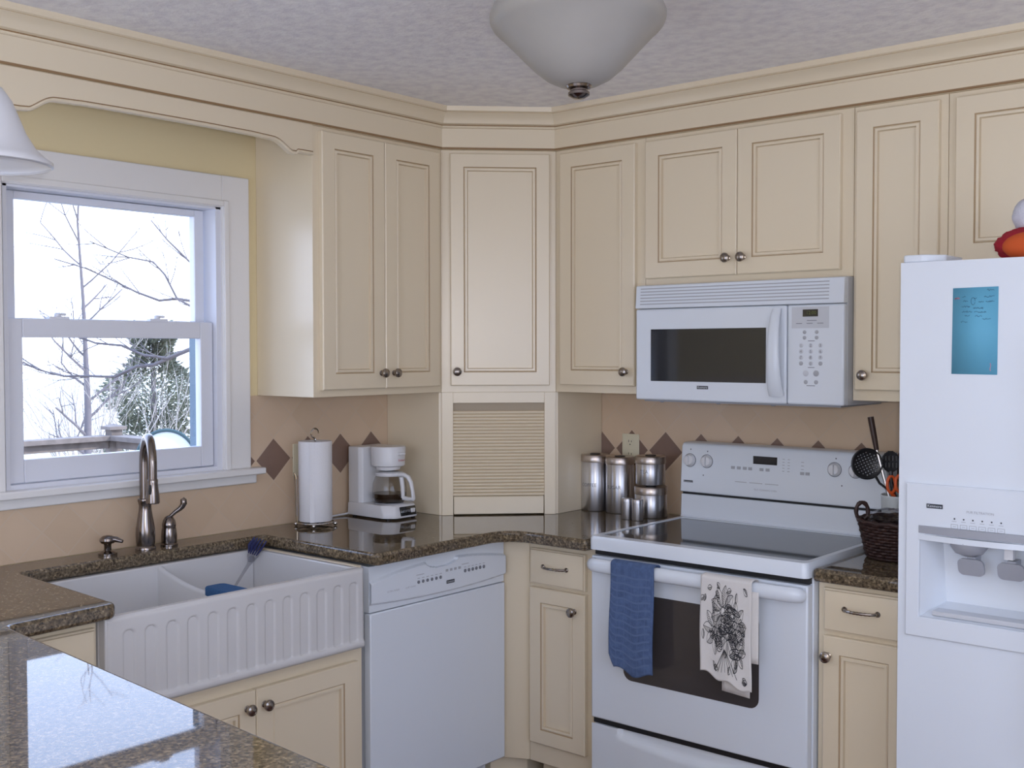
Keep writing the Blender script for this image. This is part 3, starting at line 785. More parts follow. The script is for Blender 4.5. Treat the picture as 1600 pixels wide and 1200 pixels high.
for x in (1.245, 1.268, 1.291, 1.312, 1.355, 1.378, 1.505, 1.524):
    mb = MB(); z = 1.118 if x < 1.5 else 1.115; mb.box(x-.007, x+.007, bgy(z)-.0016, bgy(z)+.002, z-.005, z+.005); t.part('button', mb, M_printlight, bg)
lines = [[(1.255, 1.070), (1.30, 1.070)], [(1.31, 1.070), (1.36, 1.070)], [(1.37, 1.070), (1.42, 1.070)]]
for k in range(5):
    for c in (1.436, 1.455): lines.append([(c-.004, 1.158-.010*k), (c+.004, 1.158-.010*k)])
for k in range(3): lines.append([(1.500, 1.152-.012*k), (1.510, 1.152-.012*k)])
marks(t, lines, lambda a, b: (a, bgy(b)-.0006, b), .0022, M_printlight, bg)
lines = [([(x-.002, z), (x+.002, z)], .004) for x, z in ((1.073, 1.172), (1.142, 1.168), (1.622, 1.172), (1.645, 1.085), (1.128, 1.083))]
marks(t, lines, lambda a, b: (a, bgy(b)-.0006, b), .004, M_badge, bg)
t.part('lettering', text_mb('SELF-CLEANING OVEN', .0085, 1.372, bgy(1.048)-.0008, 1.048), M_printlight, bg)

# towels on the range handle
HY, HZ = -.713, .864
def towel(name, label, x0, x1, bottom, mats, seed, back_bottom, front_off=.0, tex=None):
    """cloth folded over the handle: back layer, over the bar, front layer; bottom(u) gives the front hem height"""
    rnd = random.Random(seed); ph = rnd.uniform(0, 6)
    yb, yf = -.688, -.725-front_off
    def pt(u, v):
        x = x0+(x1-x0)*u
        if v < .3: # back, rising
            x = x0+(x1-.035-x0)*u; f = v/.3; y = yb; z = back_bottom(u)+(HZ-.004-back_bottom(u))*f
        elif v < .42:
            a = PI*(v-.3)/.12; cy = (yb+yf)/2; r = (yb-yf)/2; y = cy+r*math.cos(a); z = HZ-.004+.009*math.sin(a)
        else:
            f = (v-.42)/.58; z = HZ-.004+(bottom(u)-HZ+.004)*f; y = yf-.006*f*math.sin(u*9+ph)*.6-.008*f*f
            x += .004*math.sin(f*5+ph)*f
        return (x, y, z)
    t = Thing(name, label, 'towel', ((x0+x1)/2, -.72, .5), 0, 'dish towels on the oven handle')
    return t, pt
def bb(u): return .520+.010*math.sin(u*8)-.006*u if u > .15 else .520+(.15-u)**1.3*.55
t, pt = towel('dish_towel', 'blue waffle-weave dish towel hanging on the left of the oven handle', 1.155, 1.314, lambda u: bb(u)+.012, None, 3, lambda u: .60)
mb = MB(); mb.grid(pt, 26, 90); tw = t.part('cloth', mb, M_towelblue, smooth=180, solid=.004)
mbl = []
for k in range(1, 6): mbl.append([(k/6+.01*math.sin(j*.9), .44+.55*j/24) for j in range(25)])
for k in range(1, 13): mbl.append([(j/14+.01, .44+.55*k/13+.002*math.sin(j)) for j in range(14)])
def onfront(pt, off): return lambda a, b: tuple(Vector(pt(a, b))+Vector((0, -off, 0)))
M_bluelight = mat('pale_blue_thread', (.11, .165, .31), .95)
t.part('woven_lines', strokes_mb(mbl, onfront(pt, .0026), .010), M_bluelight, tw)
# white towel with a black line drawing of a generic leafy bouquet
def wb(u): return .586-.040*u+.006*math.sin(u*14)
t, pt2 = towel('dish_towel', 'white cotton dish towel with a black line drawing on the right of the oven handle', 1.482, 1.648, wb, None, 9, lambda u: .62, .004)
mb = MB(); mb.grid(pt2, 28, 100); tw = t.part('cloth', mb, M_towelwhite, smooth=180, solid=.0025)
def pb2(u, v):
    x = 1.50+(.160)*u; z = HZ-.012+((.505-.012*u if u < .72 else .598)-HZ+.012)*v
    return (x, -.7205+.002*math.sin(u*7), z)
mb = MB(); mb.grid(lambda u, v: (1.550+.090*u, -.7225, (.535-.006*u)+(.25)*v), 6, 10); mb.grid(lambda u, v: (1.62+.047*u, -.7222-.002*math.sin(3*u), .632+(.206)*v), 6, 10)
t.part('inner_fold', mb, M_towelwhite, smooth=180, solid=.002)
rnd = random.Random(5); L = []
def leaf(cx, cy, ang, ln, wd, hatch=True, w=.012):
    n = 10; up, dn = [], []
    for i in range(n+1):
        f = i/n; s = math.sin(PI*f)**.8*wd; ca, sa = math.cos(ang), math.sin(ang)
        up.append((cx+ca*ln*f-sa*s, cy+(sa*ln*f+ca*s)*.62)); dn.append((cx+ca*ln*f+sa*s, cy+(sa*ln*f-ca*s)*.62))
    L.append((up, w)); L.append((dn, w)); L.append(([up[0], up[-1]], w*.7))
    if hatch:
        for i in range(1, n): L.append(([((up[i][0]+dn[i][0])/2, (up[i][1]+dn[i][1])/2), dn[min(n, i+1)]], w*.9))
def flower(cx, cy, r, npet=7):
    for k in range(npet): leaf(cx+r*.25*math.cos(2*PI*k/npet), cy+r*.25*.62*math.sin(2*PI*k/npet), 2*PI*k/npet, r, r*.28, True, .010)
    L.append(([(cx+r*.22*math.cos(a*PI/5), cy+r*.22*.62*math.sin(a*PI/5)) for a in range(11)], .02))
flower(.46, .60, .20, 9); flower(.70, .66, .17, 8); flower(.30, .72, .18, 8); flower(.56, .74, .17, 7); flower(.74, .80, .13, 7)
for k in range(30):
    a = rnd.uniform(0, 2*PI); r = rnd.uniform(.12, .40); leaf(.50+r*math.cos(a), .72+r*.42*math.sin(a), rnd.uniform(0, 6.28), rnd.uniform(.10, .20), rnd.uniform(.025, .05), k % 3 == 0)
for k in range(7):
    a = -.5+k*.17; L.append(([(.5+.05*a*f*10*.9, .82+.13*f) for f in [j/8 for j in range(9)]], .016))
for k in range(34):
    x, y = rnd.uniform(.06, .94), rnd.uniform(.45, .98)
    if .14 < x < .86 and .55 < y < .92: continue
    leaf(x, y, rnd.uniform(0, 6.28), rnd.uniform(.07, .12), .026, True, .009)
L2 = []
for q in L:
    ln, w = q; L2.append(([(min(.98, max(.02, a)), min(.992, max(.43, b))) for a, b in ln], w*.42))
t.part('drawing', strokes_mb(L2, onfront(pt2, .0022), .006), M_ink, tw, label='black line drawing of leaves and flowers')

# ================================================================== MICROWAVE
t = Thing('microwave', 'white over-the-range microwave hanging beneath the short cabinet', 'microwave', (1.378, -.18, 1.355))
MX0, MX1, MF = 1.002, 1.756, -.338
mb = MB(); mb.box(MX0, MX1, MF, -.009, 1.358, 1.7505); t.part('body', mb, M_palegray, bevel=.003)
mb = MB(); mb.box(MX0, MX1, MF-.024, MF, 1.3565, 1.667); 
fcx = 1.5685
mb = MB(); mb.box(MX0, fcx-.0015, MF-.026, MF, 1.3575, 1.667); md = t.part('door', mb, M_white, bevel=.006, seg=3)
mb = MB(); mb.box(1.064, 1.497, MF-.0272, MF-.02, 1.422, 1.598); t.part('window', mb, M_blackgloss, md, bevel=.001, label='black door glass')
# curved handle
hp = []
for k in range(15):
    f = k/14; hp.append((1.532+.010*math.sin(PI*f)*0+.004, MF-.030-.026*math.sin(PI*f)**.6, 1.385+.270*f))
mb = MB(); mb.tube(hp, [.016+.010*(1-k/14) for k in range(15)], 14, flat=.45); t.part('handle', mb, M_white, md, smooth=70)
mb = MB(); mb.box(1.246, 1.288, MF-.0268, MF-.02, 1.398, 1.409); t.part('badge', mb, M_badge, md); t.part('lettering', text_mb('Kenmore', .0095, 1.267, MF-.0273, 1.4035), M_white, md)
mb = MB(); mb.box(fcx+.0015, MX1, MF-.026, MF, 1.3575, 1.667); cp = t.part('control_panel', mb, M_white, bevel=.006, seg=3)
pf = MF-.026
mb = MB(); mb.box(1.585, 1.708, pf-.0006, pf+.004, 1.594, 1.660); t.part('display_plate', mb, M_palegray, cp)
mb = MB(); mb.box(1.622, 1.672, pf-.0016, pf+.004, 1.630, 1.652); t.part('display', mb, M_blackgloss, cp)
t.part('lettering', text_mb('12:00', .015, 1.650, pf-.002, 1.641), M_led, cp)
def kbtn(x, z, r, txt=None, dark=False):
    mb = MB(); mb.lathe([(r, 0), (r, .0008), (r*.9, .0012)], (x, pf+.0001, z), (0, -1, 0), 14); t.part('button', mb, M_printlight if dark else M_palegray, cp)
    if txt: t.part('lettering', text_mb(txt, r*1.7, x, pf-.0014, z), M_print, cp)
for i, s in enumerate('123456789'): kbtn(1.617+.032*(i % 3), 1.541-.0185*(i//3), .0070, s)
kbtn(1.617, 1.4855, .0066, None, True); kbtn(1.649, 1.4855, .0070, '0'); kbtn(1.681, 1.4855, .0066, None, True)
for x, z in ((1.628, 1.582), (1.668, 1.582), (1.628, 1.565), (1.668, 1.565)): kbtn(x, z, .0060, None, True)
kbtn(1.633, 1.455, .0095); kbtn(1.667, 1.455, .0095, None, True); kbtn(1.633, 1.428, .0066, None, True); kbtn(1.667, 1.428, .0066, None, True)
lines = [[(1.60+.035*k, 1.609), (1.62+.035*k, 1.609)] for k in range(3)]+[[(1.636, 1.618), (1.668, 1.618)], [(1.640, 1.555), (1.662, 1.555)], [(1.640, 1.473), (1.662, 1.473)], [(1.636, 1.417), (1.664, 1.417)]]
marks(t, lines, lambda a, b: (a, pf-.0012, b), .002, M_print, cp)
mb = MB()
ext(mb, [(MF, 1.669), (MF-.030, 1.669), (MF-.024, 1.747), (MF, 1.7495)], MX0, MX1)
gr = t.part('vent_grille', mb, M_white, bevel=.003)
mb = MB()
for k in range(6):
    z = 1.682+.0105*k; yy = MF-.030+(z-1.669)*.006/.078
    mb.box(1.022, 1.708, yy-.0006, yy+.004, z, z+.0035)
t.part('vent_slots', mb, M_printlight, gr)
mb = MB(); mb.box(MX0+.02, MX1-.02, MF+.0, -.03, 1.3515, 1.358); t.part('underside', mb, M_grayplastic)
for x in (1.08, 1.30, 1.50):
    mb = MB(); mb.lathe([(.008, 0), (.006, -.004)], (x, MF+.02, 1.3515), (0, 0, 1), 10); t.part('screw_boss', mb, M_grayplastic)

# ================================================================== REFRIGERATOR
t = Thing('refrigerator', 'white side-by-side refrigerator with an ice and water dispenser', 'refrigerator', (2.55, -.42, 0))
RX0, RX1, RF = 2.093, 3.003, -.785
mb = MB(); mb.box(RX0+.004, RX1-.004, -.700, -.03, .02, 1.738); t.part('body', mb, M_white, bevel=.004)
mb = MB(); mb.box(RX0+.012, RX1-.012, -.71, -.70, .10, 1.735); t.part('gasket', mb, M_palegray)
mb = MB(); mb.box(RX0+.01, RX1-.01, -.74, -.70, .02, .095); t.part('toe_grille', mb, M_palegray)
DX0, DX1 = RX0, 2.487
# freezer door with the dispenser recess
rc = (2.150, 2.432, .858, 1.060)
mb = MB()
x0, x1, z0_, z1_ = DX0, DX1, .10, 1.7465
for (a, b, c, d) in ((x0, rc[0], z0_, z1_), (rc[1], x1, z0_, z1_), (rc[0], rc[1], z0_, rc[2]), (rc[0], rc[1], rc[3], z1_)): mb.box(a, b, RF, -.7105, c, d)
fd = t.part('freezer_door', mb, M_door_white)
mb = MB(); mb.tube([(x0+.010, RF+.010, z0_+.002), (x0+.010, RF+.010, z1_-.002)], .0102, 12)
mb = MB()
q = [(2.114, 2.466, .806, 1.192, RF-.0005), (2.114, 2.466, .806, 1.192, RF-.006), (2.117, 2.463, .809, 1.189, RF-.009), (rc[0]-.003, rc[1]+.003, rc[2]-.003, rc[3]+.003, RF-.009), (rc[0], rc[1], rc[2], rc[3], RF-.006), (rc[0], rc[1], rc[2], rc[3], RF-.0005)]
mb.rings([[(a, y, c), (b, y, c), (b, y, d), (a, y, d)] for a, b, c, d, y in q], [0]*5, cap=False)
sf = t.part('dispenser_surround', mb, M_white, fd, smooth=30)
mb = MB()
k0, k1 = RF-.008, RF+.072
mb.add([(rc[0]+.001, k0, rc[2]+.001), (rc[1]-.001, k0, rc[2]+.001), (rc[1]-.001, k0, rc[3]-.001), (rc[0]+.001, k0, rc[3]-.001),
        (rc[0]+.040, k1, rc[2]+.030), (rc[1]-.040, k1, rc[2]+.030), (rc[1]-.030, k1, rc[3]-.001), (rc[0]+.030, k1, rc[3]-.001)],
       [(0, 1, 5, 4), (1, 2, 6, 5), (2, 3, 7, 6), (3, 0, 4, 7), (4, 5, 6, 7)])
t.part('dispenser_recess', mb, M_white, fd, smooth=20)
mb = MB()
def band(u, v):
    x = 2.146+.290*u; bow = .010*math.sin(PI*u); return (x, RF-.0105-.012*math.sin(PI*u), 1.066+.011*v+.0*bow-.003*u)
mb.grid(lambda u, v: (2.148+.287*u, RF-.0105-.010*math.sin(PI*u), 1.069+.018*v), 24, 2); mb.grid(lambda u, v: (2.148+.287*u, RF-.0105-.010*math.sin(PI*u)*(1-v), 1.087+.001*v), 24, 1)
t.part('accent_band', mb, M_grayplastic, fd, label='grey arched band')
mb = MB(); n = 24
lip = [(2.148+.287*k/n, RF-.0105-.014*math.sin(PI*k/n)) for k in range(n+1)]; mb.prism(lip+[(2.435, RF-.005), (2.148, RF-.005)], 1.052, 1.066); t.part('dispenser_lip', mb, M_white, fd)
mb = MB(); mb.lathe([(.046, 1.054), (.044, 1.042), (.032, 1.026), (.012, 1.019)], (2.262, RF+.022, 0), (0, 0, 1), 24)
t.part('ice_chute', mb, M_grayplastic, fd, label='grey ice chute')
mb = MB(); mb.box(2.345, 2.365, RF+.02, RF+.04, 1.020, 1.054); t.part('water_nozzle', mb, M_plastic, fd)
for xc in (2.268, 2.362):
    rp = loft_round_rect(xc, .992, .031, .021, .013, 5); n = len(rp)
    mb = MB(); mb.add([(x, RF+.012+(1.0-z)*.3, z) for x, z in rp]+[(x, RF+.022+(1.0-z)*.3, z) for x, z in rp], [tuple(range(n)), tuple(range(n, 2*n))[::-1]]+[(i, (i+1)%n, n+(i+1)%n, n+i) for i in range(n)])
    mb.box(xc-.010, xc+.010, RF+.018, RF+.06, 1.0, 1.018)
    t.part('paddle', mb, M_grayplastic, fd, label='grey dispenser paddle')
mb = MB(); mb.box(rc[0]+.03, rc[1]-.03, RF-.004, RF+.06, rc[2]+.006, rc[2]+.018); t.part('drip_tray', mb, M_palegray, fd, bevel=.002)
yb = RF-.0095
mb = MB(); mb.box(2.167, 2.207, yb-.0006, yb+.002, 1.133, 1.144); t.part('badge', mb, M_badge, fd); t.part('lettering', text_mb('Kenmore', .0092, 2.187, yb-.001, 1.1385), M_white, fd)
t.part('lettering', text_mb('PUR FILTRATION', .0085, 2.297, yb-.0006, 1.131), M_printlight, fd)
lines = [([(2.236+.022*k-.0018, 1.112), (2.236+.022*k+.0018, 1.112)], .0036) for k in range(6)]
marks(t, lines, lambda a, b: (a, yb-.0005, b), .0036, M_badge, fd)
for k in range(6):
    x = 2.236+.022*k; lines = [[(x-.008, 1.088), (x+.008, 1.088)], [(x-.008, 1.098), (x+.008, 1.098)], [(x-.008, 1.088), (x-.008, 1.098)], [(x+.008, 1.088), (x+.008, 1.098)], [(x-.004, 1.093), (x+.004, 1.093)], [(x-.006, 1.1055), (x+.005, 1.1055)]]
    t.part('button', strokes_mb(lines, lambda a, b: (a, yb-.0005, b), .0011), M_printlight, fd)
mb = MB(); mb.box(2.491, RX1, RF, -.7105, .10, 1.7465); rd = t.part('fridge_door', mb, M_door_white, bevel=.010, seg=3)
for x, par in ((2.462, fd), (2.516, rd)):
    hp = [(x, RF, .55), (x, RF-.035, .57), (x, RF-.042, .62)]+[(x, RF-.042, .62+.09*k) for k in range(1, 11)]+[(x, RF-.035, 1.57), (x, RF, 1.59)]
    mb = MB(); mb.tube(hp, .012, 12); t.part('handle', mb, M_white, par)
mb = MB(); mb.prism(fillet([(2.096, -.782), (2.150, -.782), (2.190, -.74), (2.190, -.62), (2.096, -.62)], {0: .01, 1: .02, 2: .02}), 1.7470, 1.7655); t.part('hinge_cover', mb, M_white, bevel=.003)

# note on the freezer door
t = Thing('paper_note', 'blue paper note with faint handwriting taped on the freezer door', 'note', (2.275, RF-.001, 1.47))
mb = MB(); mb.add([(2.222, RF-.0012, 1.468), (2.330, RF-.0012, 1.467), (2.331, RF-.0012, 1.679), (2.224, RF-.0012, 1.678)], [(0, 1, 2, 3)]); pn = t.part('paper', mb, M_note, solid=.0006)
rnd = random.Random(2); L = []
def scrib(x, z, n, w=.008):
    pts = [(x, z)]
    for k in range(n*3): pts.append((x+w*(k+1)/3*.5, z+rnd.uniform(-.0022, .0026)))
    return pts
for (x, z, n) in ((2.305, 1.671, 4), (2.246, 1.655, 2), (2.273, 1.653, 2), (2.298, 1.655, 6), (2.248, 1.645, 3), (2.285, 1.642, 3), (2.302, 1.643, 5), (2.245, 1.632, 5), (2.272, 1.628, 6), (2.246, 1.620, 6), (2.275, 1.618, 7), (2.252, 1.611, 3), (2.277, 1.608, 4), (2.294, 1.602, 5), (2.243, 1.595, 4)): L.append(scrib(x, z, n))
L.append([(2.272+.005*math.cos(a*.6), 1.645+.009*math.sin(a*.6)) for a in range(11)])
t.part('handwriting', strokes_mb(L, lambda a, b: (a, RF-.0018, b), .0009), M_pen, pn)
t.part('pink_marks', strokes_mb([scrib(2.228, 1.652, 3), scrib(2.229, 1.6535, 2), [(2.314, 1.495), (2.315, 1.488), (2.313, 1.481), (2.315, 1.476)]], lambda a, b: (a, RF-.0018, b), .0016), M_pink, pn, label='pink pen marks')

# plush toy on the fridge
t = Thing('plush_toy', 'fluffy red and orange plush toy lying on top of the refrigerator', 'plush toy', (2.335, -.62, 1.747))
mb = MB(); mb.ellipsoid((2.357, -.62, 1.788), (.085, .07, .044), 44, 26, 0, .05); t.part('body', mb, M_red, smooth=60, label='red fluffy body')
mb = MB(); mb.ellipsoid((2.377, -.676, 1.781), (.072, .035, .036), 28, 16, 0, .01); t.part('belly', mb, M_orangefelt, label='orange belly')
mb = MB(); mb.ellipsoid((2.362, -.60, 1.862), (.055, .052, .050), 36, 22, 0, .03); t.part('head', mb, M_whitefur, smooth=60, label='white furry head')

# ================================================================== COUNTER ITEMS
zc = Z_CT+.0006
# coffee maker: front towards +x
t = Thing('coffee_maker', 'white drip coffee maker standing on the counter beside the paper towels', 'coffee maker', (-.745, -.16, zc), R90)
cy = -.745
def C3(prof, z0, z1, mb=None):
    mb = mb or MB(); mb.prism(prof, z0, z1); return mb
u0, u1 = -.826, -.662
mb = C3(fillet([(u0+.006, -.028), (u1-.006, -.028), (u1, -.225), (u1-.022, -.262), (u0+.022, -.262), (u0, -.225)], {2: .012, 3: .012, 4: .012, 5: .012}), zc, zc+.012)
base_pr = fillet([(u0+.004, -.03), (u1-.004, -.03), (u1, -.222), (u1-.030, -.260), (u0+.030, -.260), (u0, -.222)], {2: .02, 3: .02, 4: .02, 5: .02})
mb = MB(); mb.rings([[(x, y, z) for x, y in [((p[0]-cy)*s+cy, p[1]*(1 if p[1] > -.1 else s2)) for p in base_pr]] for z, s, s2 in ((zc+.006, 1., 1.), (zc+.012, 1.01, 1.008), (zc+.047, .99, .965), (zc+.052, .95, .94))], [0, 0, 0, 0]); mb.face(tuple(range(len(base_pr)))[::-1])
cb = t.part('base', mb, M_plastic, smooth=40)
for sx in (u0+.02, u1-.02):
    for sy in (-.05, -.23):
        mb = MB(); mb.lathe([(.008, 0), (.008, .007)], (sx, sy, zc), (0, 0, 1), 10); t.part('foot', mb, M_black, cb)
mb = MB(); mb.lathe([(.052, .0522), (.052, .0545), (.048, .0545)], (cy, -.172, zc), (0, 0, 1), 28); t.part('hot_plate', mb, M_grayplastic, cb)
mb = MB(); mb.prism(fillet([(u0+.006, -.030), (u1-.006, -.030), (u1-.006, -.085), (u1-.016, -.100), (u0+.016, -.100), (u0+.006, -.085)], {2: .01, 3: .01, 4: .01, 5: .01}), zc+.050, zc+.258)
t.part('tower', mb, M_plastic, bevel=.004, label='white water reservoir tower')
mb = MB(); mb.lathe([(.044, .176), (.046, .187), (.056, .188), (.061, .192), (.0645, .256), (.062, .261), (.0, .263)], (cy, -.166, zc), (0, 0, 1), 36, caps=False)
bk = t.part('brew_basket', mb, M_plastic, smooth=40)
mb = MB(); mb.prism([(cy+.030*math.cos(a)-.0, -.160+.030*math.sin(a)) for a in [k*PI/8 for k in range(16)]], zc+.172, zc+.186); t.part('basket_outlet', mb, M_palegray, bk)
mb = MB(); mb.box(cy-.012, cy+.012, -.246, -.226, zc+.232, zc+.240); t.part('basket_tab', mb, M_plastic, bk, bevel=.002)
# tilted black control strip on the front of the base
mb = MB(); mb.box(u0+.036, u1-.006, -.2605, -.25, zc+.016, zc+.042)
mb = MB(); mb.add([(u0+.052, -.2628, zc+.013), (u1-.034, -.2628, zc+.013), (u1-.034, -.2545, zc+.045), (u0+.052, -.2545, zc+.045)], [(0, 1, 2, 3)]); cs = t.part('control_strip', mb, M_blackgloss, cb, solid=.002, label='black control strip')
mb = MB(); mb.box(u1-.060, u1-.040, -.2635, -.257, zc+.022, zc+.037); t.part('switch', mb, M_plastic, cb, bevel=.002)
t.part('lettering', text_mb('COFFEE', .011, u0+.082, -.2618, zc+.029), M_printlight, cb)
lt = text_mb('Sunbeam', .011, 0, 0, 0); rr = .0645; lt2 = MB(); lt2.f = lt.f; lt2.m = lt.m
for (x, y, z) in lt.v: a = x/rr+.15; lt2.v.append((cy+rr*math.sin(a), -.166-rr*math.cos(a), zc+.212+z))
t.part('lettering', lt2, M_redprint, bk, label='red lettering')
mb = MB(); mb.tube([(u0+.03, -.030, zc+.012), (u0-.01, -.024, zc+.006), (u0-.06, -.022, zc+.0045), (u0-.11, -.020, zc+.0045), (u0-.14, -.016, zc+.03), (u0-.16, -.014, zc+.14)], .0035, 8); t.part('power_cord', mb, M_plastic, label='white power cord')
# carafe (lifts out)
t = Thing('coffee_carafe', 'glass coffee carafe with a white handle sitting on the coffee maker hot plate', 'carafe', (cy, -.172, zc+.055), R90)
zb = zc+.0549; cc = (cy, -.172, zb)
mb = MB(); mb.lathe([(.046, 0), (.056, .004), (.0625, .020), (.0635, .045), (.061, .072), (.054, .090), (.050, .097), (.050, .106)], cc, (0, 0, 1), 40, caps=False); t.part('glass_bowl', mb, M_carafe, smooth=60, label='clear glass bowl')
mb = MB(); mb.lathe([(.0, .0015), (.045, .0015), (.0545, .005), (.0610, .020), (.0618, .034), (.0, .034)], cc, (0, 0, 1), 36, caps=False); t.part('coffee', mb, M_coffee, smooth=40, label='leftover black coffee')
mb = MB(); mb.lathe([(.0515, .098), (.0530, .100), (.0530, .107), (.050, .110), (.030, .114), (0, .115)], cc, (0, 0, 1), 36); t.part('lid', mb, M_plastic, smooth=40)
hq = [(-.050, .103), (-.072, .105), (-.090, .097), (-.102, .078), (-.108, .05), (-.112, .022), (-.114, .016)]
mb = MB(); mb.tube([(cy+.35*(q+.05)*-1*.6, -.172+q, zb+h) for q, h in hq], [.010, .0105, .0105, .0095, .0085, .0085, .007], 12, flat=.75)
mb.tube([(cy+.002, -.172-.061, zb+.095), (cy+.002, -.172-.067, zb+.06), (cy+.004, -.172-.067, zb+.02)], [.009, .008, .007], 10)
mb.tube([(cy+.004, -.172-.067, zb+.02), (cy+.010, -.172-.090, zb+.017), (cy+.013, -.172-.112, zb+.018)], [.0075, .0075, .0075], 10)
t.part('handle', mb, M_plastic, smooth=60)

# paper towels
px, py = .125, -1.055
t = Thing('paper_towel_holder', 'chrome wire paper towel holder with ball feet on the counter', 'towel holder', (px, py, zc))
mb = MB(); mb.tube([(px+.066*math.cos(2*PI*k/36), py+.066*math.sin(2*PI*k/36), zc+.013) for k in range(36)], .0032, 8, closed=True)
for a in (0, PI/2): mb.tube([(px+.066*math.cos(a), py+.066*math.sin(a), zc+.013), (px-.066*math.cos(a), py-.066*math.sin(a), zc+.013)], .0028, 8)
t.part('base_ring', mb, M_chrome)
for k in range(4):
    a = PI/4+k*PI/2; mb = MB(); mb.ellipsoid((px+.068*math.cos(a), py+.068*math.sin(a), zc+.0075), (.0075, .0075, .0075), 14, 10); t.part('foot', mb, M_chrome)
mb = MB(); mb.tube([(px, py, zc+.012), (px, py, zc+.305)], .0035, 10)
mb.tube([(px, py, zc+.298), (px, py-.002, zc+.306)]+[(px, py-.0005+.0165*math.cos(a), zc+.324+.0165*math.sin(a)) for a in [-1.65-(4.7)*k/20 for k in range(-0, 21)]], .003, 8); t.part('center_rod', mb, M_chrome, label='rod with a curled top')
mb = MB(); a0 = -1.95
pa = lambda a, r, z: (px+r*math.cos(a), py+r*math.sin(a), z)
mb.tube([pa(a0-.09, .068, zc+.013), pa(a0-.09, .071, zc+.16), pa(a0-.09, .072, zc+.175), pa(a0-.03, .075, zc+.188), pa(a0+.04, .075, zc+.188), pa(a0+.09, .072, zc+.175), pa(a0+.09, .071, zc+.16), pa(a0+.09, .068, zc+.013)], .0028, 8); t.part('tension_arm', mb, M_chrome)
mb = MB(); R = .0585; z0_, z1_ = zc+.0185, zc+.297
mb.lathe([(.020, z0_), (R-.002, z0_), (R, z0_+.003), (R, z1_-.003), (R-.002, z1_), (.020, z1_)], (px, py, 0), (0, 0, 1), 48, caps=False)
n = 10
for k in range(n):
    pass
mb.lathe([(.020, z1_), (.020, z0_)], (px, py, 0), (0, 0, 1), 24, caps=False)
mb.grid(lambda u, v: (px+(R+.0012+.004*u*u)*math.cos(.45-.25*u-1.2), py+(R+.0012+.004*u*u)*math.sin(.45-.25*u-1.2), z0_+(z1_-z0_)*v), 6, 2)
solo('paper_towel_roll', mb, M_paper, 'white roll of paper towels standing on the wire holder', 'paper towel roll', smooth=40, base=(px, py, z0_))

# canisters
def canister(label, x, y, z, r, h, txt, group='metal kitchen canisters'):
    t = Thing('canister', label, 'canister', (x, y, z), 0, group)
    mb = MB(); mb.lathe([(r-.002, 0), (r, .002), (r, h-.030), (r-.001, h-.029)], (x, y, z), (0, 0, 1), 48); b = t.part('body', mb, M_alum, smooth=50)
    mb = MB(); mb.lathe([(r+.0012, h-.029), (r+.0016, h-.027), (r+.0016, h-.004), (r-.001, h-.0008), (r-.003, h-.0002), (r-.006, h-.002), (0, h-.002)], (x, y, z), (0, 0, 1), 48); l = t.part('lid', mb, M_copper, smooth=40, label='warm-toned metal lid')
    mb = MB(); mb.lathe([(.020, h-.0018), (.020, h+.001), (.017, h+.0025), (0, h+.0025)], (x, y, z), (0, 0, 1), 24); t.part('lid_knob', mb, M_blacknylon, l, smooth=40, label='black lid knob')
    if txt:
        lt = text_mb(txt, .019, 0, 0, 0); q = MB(); q.f = lt.f; q.m = lt.m
        for (a, _, c) in lt.v: th = a/r+.12; q.v.append((x+(r+.0004)*math.sin(th), y-(r+.0004)*math.cos(th), z+h*.46+c))
        t.part('lettering', q, M_print, b)
    return t
canister('tallest metal canister at the left end of the canister set', .640, -.105, zc, .0535, .215, 'COFFEE')
canister('second tall metal canister, standing between the first and the stacked pair', .7520, -.100, zc, .0535, .212, 'SUGAR')
canister('lower canister of the stacked pair of short metal canisters', .905, -.120, zc, .0595, .113, '')
canister('upper canister of the stacked pair of short metal canisters', .903, -.120, zc+.1195, .0545, .106, 'TEA')
for lb, x, y in (('left of two small metal shakers in front of the stacked canisters', .873, -.226), ('right of two small metal shakers in front of the stacked canisters', .922, -.232)):
    t = Thing('shaker', lb, 'shaker', (x, y, zc), 0, 'salt and pepper shakers')
    mb = MB(); mb.lathe([(.0195, 0), (.0205, .0015), (.0205, .060)], (x, y, zc), (0, 0, 1), 32); t.part('body', mb, M_alum)
    mb = MB(); mb.lathe([(.0210, .060), (.0212, .062), (.0212, .072), (.019, .076), (0, .0775)], (x, y, zc), (0, 0, 1), 32); t.part('cap', mb, M_alum)

